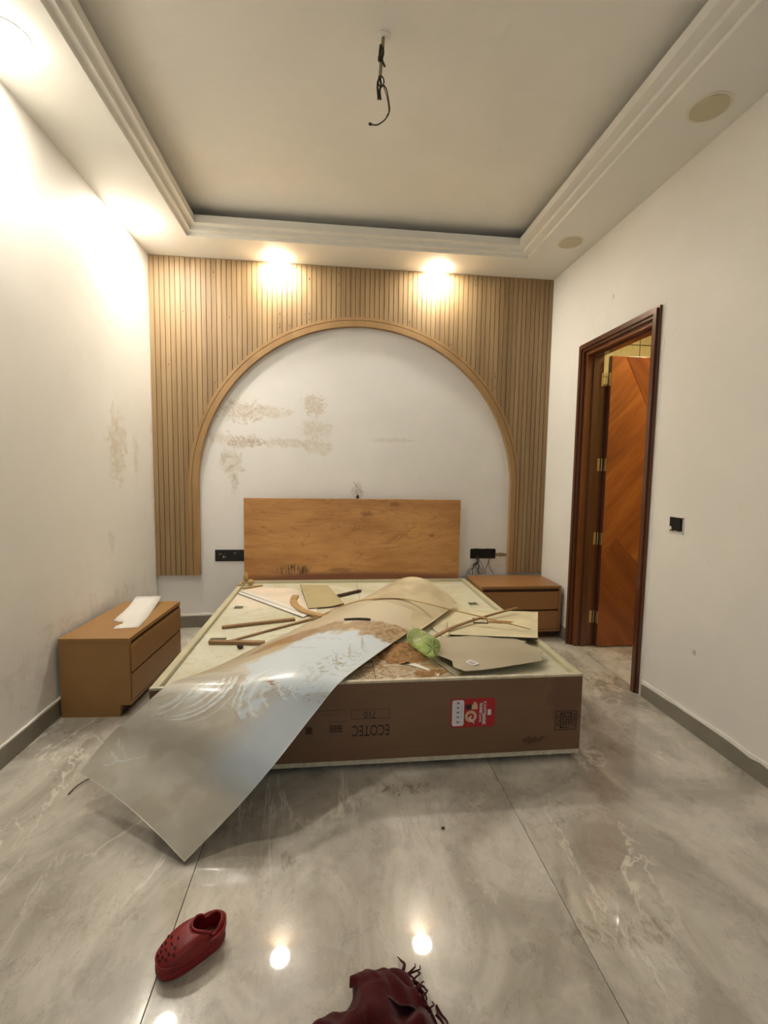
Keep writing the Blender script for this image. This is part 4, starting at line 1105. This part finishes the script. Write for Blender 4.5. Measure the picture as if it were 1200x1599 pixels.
# right wall box
rb = thing('switch_box', 'small open black switch box on the right wall beside the door', 'switch box', (XR, 2.33, 1.07))
obj('box', B(XR-.004, XR, 2.281, 2.381, 1.033, 1.117), M_black, rb)
obj('switch_core', B(XR-.008, XR-.003, 2.297, 2.365, 1.047, 1.105, bev=.001), M_void, rb)
bm = bmesh.new()
for a in ((2.277, 2.385, 1.115, 1.119), (2.277, 2.281, 1.03, 1.119), (2.277, 2.385, 1.028, 1.032)): box(bm, XR-.006, XR, a[0], a[1], a[2], a[3])
for k in range(9): box(bm, XR-.007, XR-.003, 2.283+k*.011, 2.287+k*.011+.003*random.random(), 1.034, 1.038+.004*random.random())
box(bm, XR-.009, XR-.004, 2.360, 2.374, 1.045, 1.062)
obj('plaster_edge', bm, M_patch, rb)

# ceiling hook with wires
hk = thing('hanging_wire', 'bare wires knotted on a short rod hanging from the middle of the ceiling', 'wire', (.194, 2.10, 3.188))
KW = (3.188-1.33)/(3.275-1.33)
def T(pts, r, m, n='wire', sides=8):
    pts = [(x*KW, y*KW, 1.33+(z-1.33)*KW) for x, y, z in pts]
    return obj(n, tube(bmesh.new(), smooth_path(pts, 6), r*KW, sides), m, hk, True)
obj('ceiling_patch', disc(bmesh.new(), (.197, 2.110, 3.186), .028, .006, 24), M_soffit, hk)
T([(.206, 2.21, 3.275), (.202, 2.205, 3.20), (.197, 2.20, 3.15), (.193, 2.20, 3.09)], .0075, M_rod, 'rod')
T([(.194, 2.194, 3.225), (.190, 2.192, 3.19), (.191, 2.192, 3.160)], .0055, M_wire)
T([(.204, 2.192, 3.215), (.205, 2.190, 3.185), (.199, 2.190, 3.165), (.213, 2.190, 3.135)], .0045, M_wire)
T([(.191, 2.192, 3.175), (.190, 2.190, 3.158)], .009, M_wire, 'tape')
T([(.193, 2.20, 3.09), (.184, 2.195, 3.075), (.182, 2.192, 3.045), (.186, 2.192, 3.005), (.184, 2.192, 2.998)], .005, M_wire)
T([(.193, 2.20, 3.095), (.198, 2.195, 3.06), (.192, 2.192, 3.035), (.196, 2.192, 2.998)], .0045, M_wire)
T([(.185, 2.19, 3.09), (.202, 2.19, 3.092), (.210, 2.19, 3.07), (.200, 2.19, 3.050), (.186, 2.19, 3.060), (.186, 2.19, 3.085)], .003, M_wire, 'knot')
T([(.205, 2.19, 3.062), (.222, 2.19, 3.040), (.232, 2.19, 2.995), (.237, 2.19, 2.955), (.225, 2.19, 2.925), (.205, 2.19, 2.903), (.178, 2.19, 2.888), (.150, 2.19, 2.890)], .0028, M_wire)
T([(.207, 2.194, 3.060), (.218, 2.197, 3.035), (.227, 2.187, 2.995), (.234, 2.193, 2.955), (.223, 2.187, 2.925)], .002, M_wire2)
T([(.158, 2.19, 2.889), (.144, 2.19, 2.890)], .0055, M_wire, 'taped_end')

# ================================================================== CLOG
# local axes: +x toward the toe, z up; sole outline and foot opening joined by the upper
cl = thing('clog', 'single red foam clog with vent holes on the tiles at the lower left', 'shoe', (-.382, 1.208, 0), math.radians(211), local=True)
cl.scale = (.92, 1.22, 1.30)
NL = 64
def outline(a, grow=1.0):
    x = .098*math.cos(a); wdt = .0345+.008*math.cos(a)+.004*math.cos(2*a)
    s_ = math.sin(a); y = wdt*math.copysign(abs(s_)**.85, s_)
    return x*grow, y*grow
def rim(a):
    return -.046+.043*math.cos(a), .0255*math.sin(a), .058+.010*math.cos(a)*0+(.006 if math.cos(a) > 0 else .0)-.013*math.exp(-((math.cos(a)+.2)/.5)**2)
def clog_pt(a, t):
    ox, oy = outline(a); rx, ry, rz = rim(a)
    bulge = math.sin(math.pi*t)*.006
    e = t**1.7 if math.cos(a) > .2 else t**1.15           # toe box stays full
    lo = .018; k = 1-(1-t)**2.1
    x = ox+(rx-ox)*e+math.cos(a)*bulge; y = oy+(ry-oy)*e+math.sin(a)*bulge
    z = lo+(rz-lo)*k
    if math.cos(a) > 0: z += -.012*math.sin(math.pi*min(1, t*1.0))*math.cos(a)**2*.6
    return Vector((x, y, z))
bm = bmesh.new(); R = []
TT = [0, .06, .14, .24, .36, .5, .64, .78, .9, 1]
for t_ in TT: R.append([bm.verts.new(clog_pt(2*math.pi*k/NL, t_)) for k in range(NL)])
for a, b_ in zip(R, R[1:]):
    for k in range(NL): bm.faces.new((a[k], a[(k+1) % NL], b_[(k+1) % NL], b_[k]))
up = obj('upper', bm, M_clog, cl, True)
md = up.modifiers.new('thick', 'SOLIDIFY'); md.thickness = .004; md.offset = -1
# moulded rim
bm = bmesh.new(); pts = [Vector(rim(2*math.pi*k/NL)) for k in range(NL+1)]
obj('rim', tube(bm, pts, .0032, 8, False), M_clog, cl, True)
# sole
bm = bmesh.new(); R = []
for z_, g_ in ((0, .955), (.003, .985), (.010, 1.015), (.017, 1.012), (.020, .99)):
    R.append([bm.verts.new((*outline(2*math.pi*k/NL, g_), z_+(.006*max(0, math.cos(2*math.pi*k/NL))**3 if z_ == 0 else 0))) for k in range(NL)])
for a, b_ in zip(R, R[1:]):
    for k in range(NL): bm.faces.new((a[k], a[(k+1) % NL], b_[(k+1) % NL], b_[k]))
bm.faces.new(R[0][::-1]); bm.faces.new(R[-1])
so_ = obj('sole', bm, M_clog, cl, True)
bm = bmesh.new(); v_ = [bm.verts.new((*outline(2*math.pi*k/NL, .9), .0215)) for k in range(NL)]; bm.faces.new(v_)
ex = bmesh.ops.extrude_face_region(bm, geom=bm.faces[:]); bmesh.ops.translate(bm, verts=[q for q in ex['geom'] if isinstance(q, bmesh.types.BMVert)], vec=(0, 0, .002))
obj('insole', bm, M_clog_in, cl)
# toe ridge
obj('toe_ridge', tube(bmesh.new(), [clog_pt(math.radians(a), .17)+Vector((.001, 0, .001)) for a in range(-62, 63, 4)], .0022, 6), M_clog, cl, True)
# vent holes, small sunk ovals on the toe box
for row, (t_, n_) in enumerate(((.30, 2), (.40, 4), (.52, 5), (.65, 3), (.77, 1))):
    for q in range(n_):
        a = math.radians((q-(n_-1)/2)*11.5*(1+.22*row)); p = clog_pt(a, t_)
        nrm = (clog_pt(a+.05, t_)-p).cross(clog_pt(a, t_+.04)-p).normalized()
        if nrm.z < 0: nrm = -nrm
        bm = bmesh.new(); bmesh.ops.create_cone(bm, cap_ends=True, segments=12, radius1=.0031, radius2=.0031, depth=.0016)
        bmesh.ops.scale(bm, vec=(1.25, .85, 1), verts=bm.verts)
        bmesh.ops.transform(bm, matrix=Matrix.Translation(p+nrm*.0003) @ nrm.to_track_quat('Z', 'Y').to_matrix().to_4x4(), verts=bm.verts)
        obj('vent_hole', bm, M_hole, cl)
# heel strap, folded up behind the heel, with rivets
pts = [(-.034, .031, .040), (-.060, .034, .040), (-.086, .024, .043), (-.1005, 0, .046), (-.086, -.024, .043), (-.060, -.034, .040), (-.034, -.031, .040)]
bm = bmesh.new(); PP = smooth_path(pts, 8); RR = []
for i, p in enumerate(PP):
    tdir = (PP[min(i+1, len(PP)-1)]-PP[max(i-1, 0)]).normalized(); side = tdir.cross(Vector((0, 0, 1))).normalized(); upv = Vector((0, 0, 1))
    RR.append([bm.verts.new(p+side*a*.002+upv*b_*.006) for a, b_ in ((-1, -1), (1, -1), (1, 1), (-1, 1))])
for a, b_ in zip(RR, RR[1:]):
    for k in range(4): bm.faces.new((a[k], a[(k+1) % 4], b_[(k+1) % 4], b_[k]))
bm.faces.new(RR[0][::-1]); bm.faces.new(RR[-1])
sp = obj('heel_strap', bm, M_clog, cl, True)
for s_ in (1, -1): obj('rivet', blob((-.036, s_*.0325, .040), .006, (1, .5, 1), 12), M_clog, cl, True)

# ================================================================== SCARF
sc = thing('scarf', 'crumpled wine red scarf with fringe on the floor at the bottom edge', 'scarf', (.10, .93, 0))
OUTL = [(.055, 1.090), (.10, 1.102), (.16, 1.100), (.205, 1.075), (.226, 1.02), (.248, .97), (.265, .90), (.25, .82), (.16, .76), (.05, .74), (-.06, .76), (-.13, .83), (-.115, .92), (-.075, .965), (-.030, .995), (.004, 1.028), (.030, 1.022), (.052, 1.045)]
cen = Vector((.09, .92, 0))
NA, NR = 220, 70
bm = bmesh.new()
ol = smooth_path([(*p, 0) for p in OUTL+OUTL[:1]], 12)
cum = [0]
for a, b_ in zip(ol, ol[1:]): cum.append(cum[-1]+(b_-a).length)
def ol_at(s_):
    s_ *= cum[-1]
    for i in range(len(cum)-1):
        if cum[i+1] >= s_: return ol[i].lerp(ol[i+1], (s_-cum[i])/(cum[i+1]-cum[i]+1e-9))
    return ol[-1]
bp_ = [ol_at(k/NA) for k in range(NA)]
rings = []
for j in range(NR+1):
    t_ = j/NR; ring = []
    for k in range(NA):
        p = bp_[k].lerp(cen, t_**1.15*.999)
        x_, y_ = p.x, p.y
        wx = x_+.05*(float(fbm(np.array(x_*7+2), np.array(y_*7), 3))-.5)*2; wy = y_+.06*(float(fbm(np.array(x_*6+9), np.array(y_*6+4), 3))-.5)*2
        ridge = 0
        for (kx, ky, am, ph) in ((56, 8, .030, .4), (44, -30, .016, 1.9), (14, 50, .010, 2.2), (110, 24, .007, .3)):
            ridge += am*(.5+.5*math.sin(wx*kx+wy*ky+ph))**1.3
        env = (1-(1-min(1, t_*2.6))**2)**.5
        base = .020+.030*min(1, t_*2)
        z_ = env*(base+ridge)
        out = 1+.006*math.sin(k*.9)
        ring.append(bm.verts.new((p.x, p.y, max(z_, .001)+.001)))
    rings.append(ring)
for a, b_ in zip(rings, rings[1:]):
    for k in range(NA): bm.faces.new((a[k], a[(k+1) % NA], b_[(k+1) % NA], b_[k]))
bm.faces.new(rings[-1])
obj('cloth', bm, M_scarf, sc, True)
# flap lying over the top of the bundle
def flap(pts_l, pts_r, thick=.004):
    G = catmull_grid([pts_l, [[(a+b_)/2+(0, 0, .018)[i] for i, (a, b_) in enumerate(zip(p, q))] for p, q in zip(pts_l, pts_r)], pts_r], 20, 30)
    G[..., 2] += .004*np.sin(G[..., 0]*130+G[..., 1]*60)
    o = sheet_mesh('fold', G, thick, M_scarf, sc, None, (0, 0, 0)); o.location = -Vector(sc.location); return o
flap([[.048, 1.075, .035], [.09, 1.088, .044], [.15, 1.083, .044], [.205, 1.050, .030]], [[.045, 1.040, .060], [.10, 1.015, .075], [.15, .985, .078], [.225, .975, .050]])
random.seed(3)
def tassel(pts, r=.0030): obj('fringe_tassel', tube(bmesh.new(), smooth_path(pts, 4), [r-(r*.55)*i/12 for i in range(13)], 6), M_scarf, sc, True)
for k in range(18):                       # fringe fanning along the right edge of the bundle
    s0 = k/17; x_ = .200+.035*s0; y_ = 1.085-.105*s0; j_ = lambda a: random.uniform(-a, a)
    ex, ey = x_+.018+j_(.012), y_+random.choice((.030, -.045, -.055))+j_(.012)
    tassel([(x_-.012, y_-.004, .030+j_(.006)), (x_+.012+j_(.004), y_+(ey-y_)*.3, .032+j_(.008)), (x_+.020+j_(.006), y_+(ey-y_)*.7, .020+j_(.006)), (ex+.004, ey, .008+abs(j_(.006)))])
tassel([(.185, 1.085, .035), (.192, 1.105, .030), (.186, 1.125, .018), (.184, 1.140, .008)]); tassel([(.188, 1.085, .033), (.196, 1.108, .026), (.190, 1.128, .014), (.181, 1.146, .006)])
tassel([(.200, 1.080, .030), (.222, 1.092, .022), (.236, 1.104, .012), (.238, 1.118, .006)])
for pts in ([(.252, .985, .03), (.266, .975, .02), (.275, .955, .008), (.283, .925, .005)], [(.262, 1.022, .005), (.270, 1.002, .006), (.281, .985, .006), (.286, .955, .005)]): tassel(pts, .0038)

# ================================================================== SMALL LITTER
bm = blob((.416, 1.592, .004), .006, (1.2, .8, .6), 12)
solo('pebble', bm, M_edge, 'tiny dark pebble on the floor tiles in front of the bed', 'pebble', (.416, 1.592, 0), smooth=True)
bm = tube(bmesh.new(), smooth_path([(-1.075, 1.905, .004), (-1.062, 1.955, .008), (-1.02, 2.01, .010), (-.96, 2.07, .006)], 6), .0022, 6)
solo('wire_scrap', bm, M_wire, 'thin dark wire scrap on the floor beside the tip of the big sheet', 'wire', (-1.06, 1.95, 0))
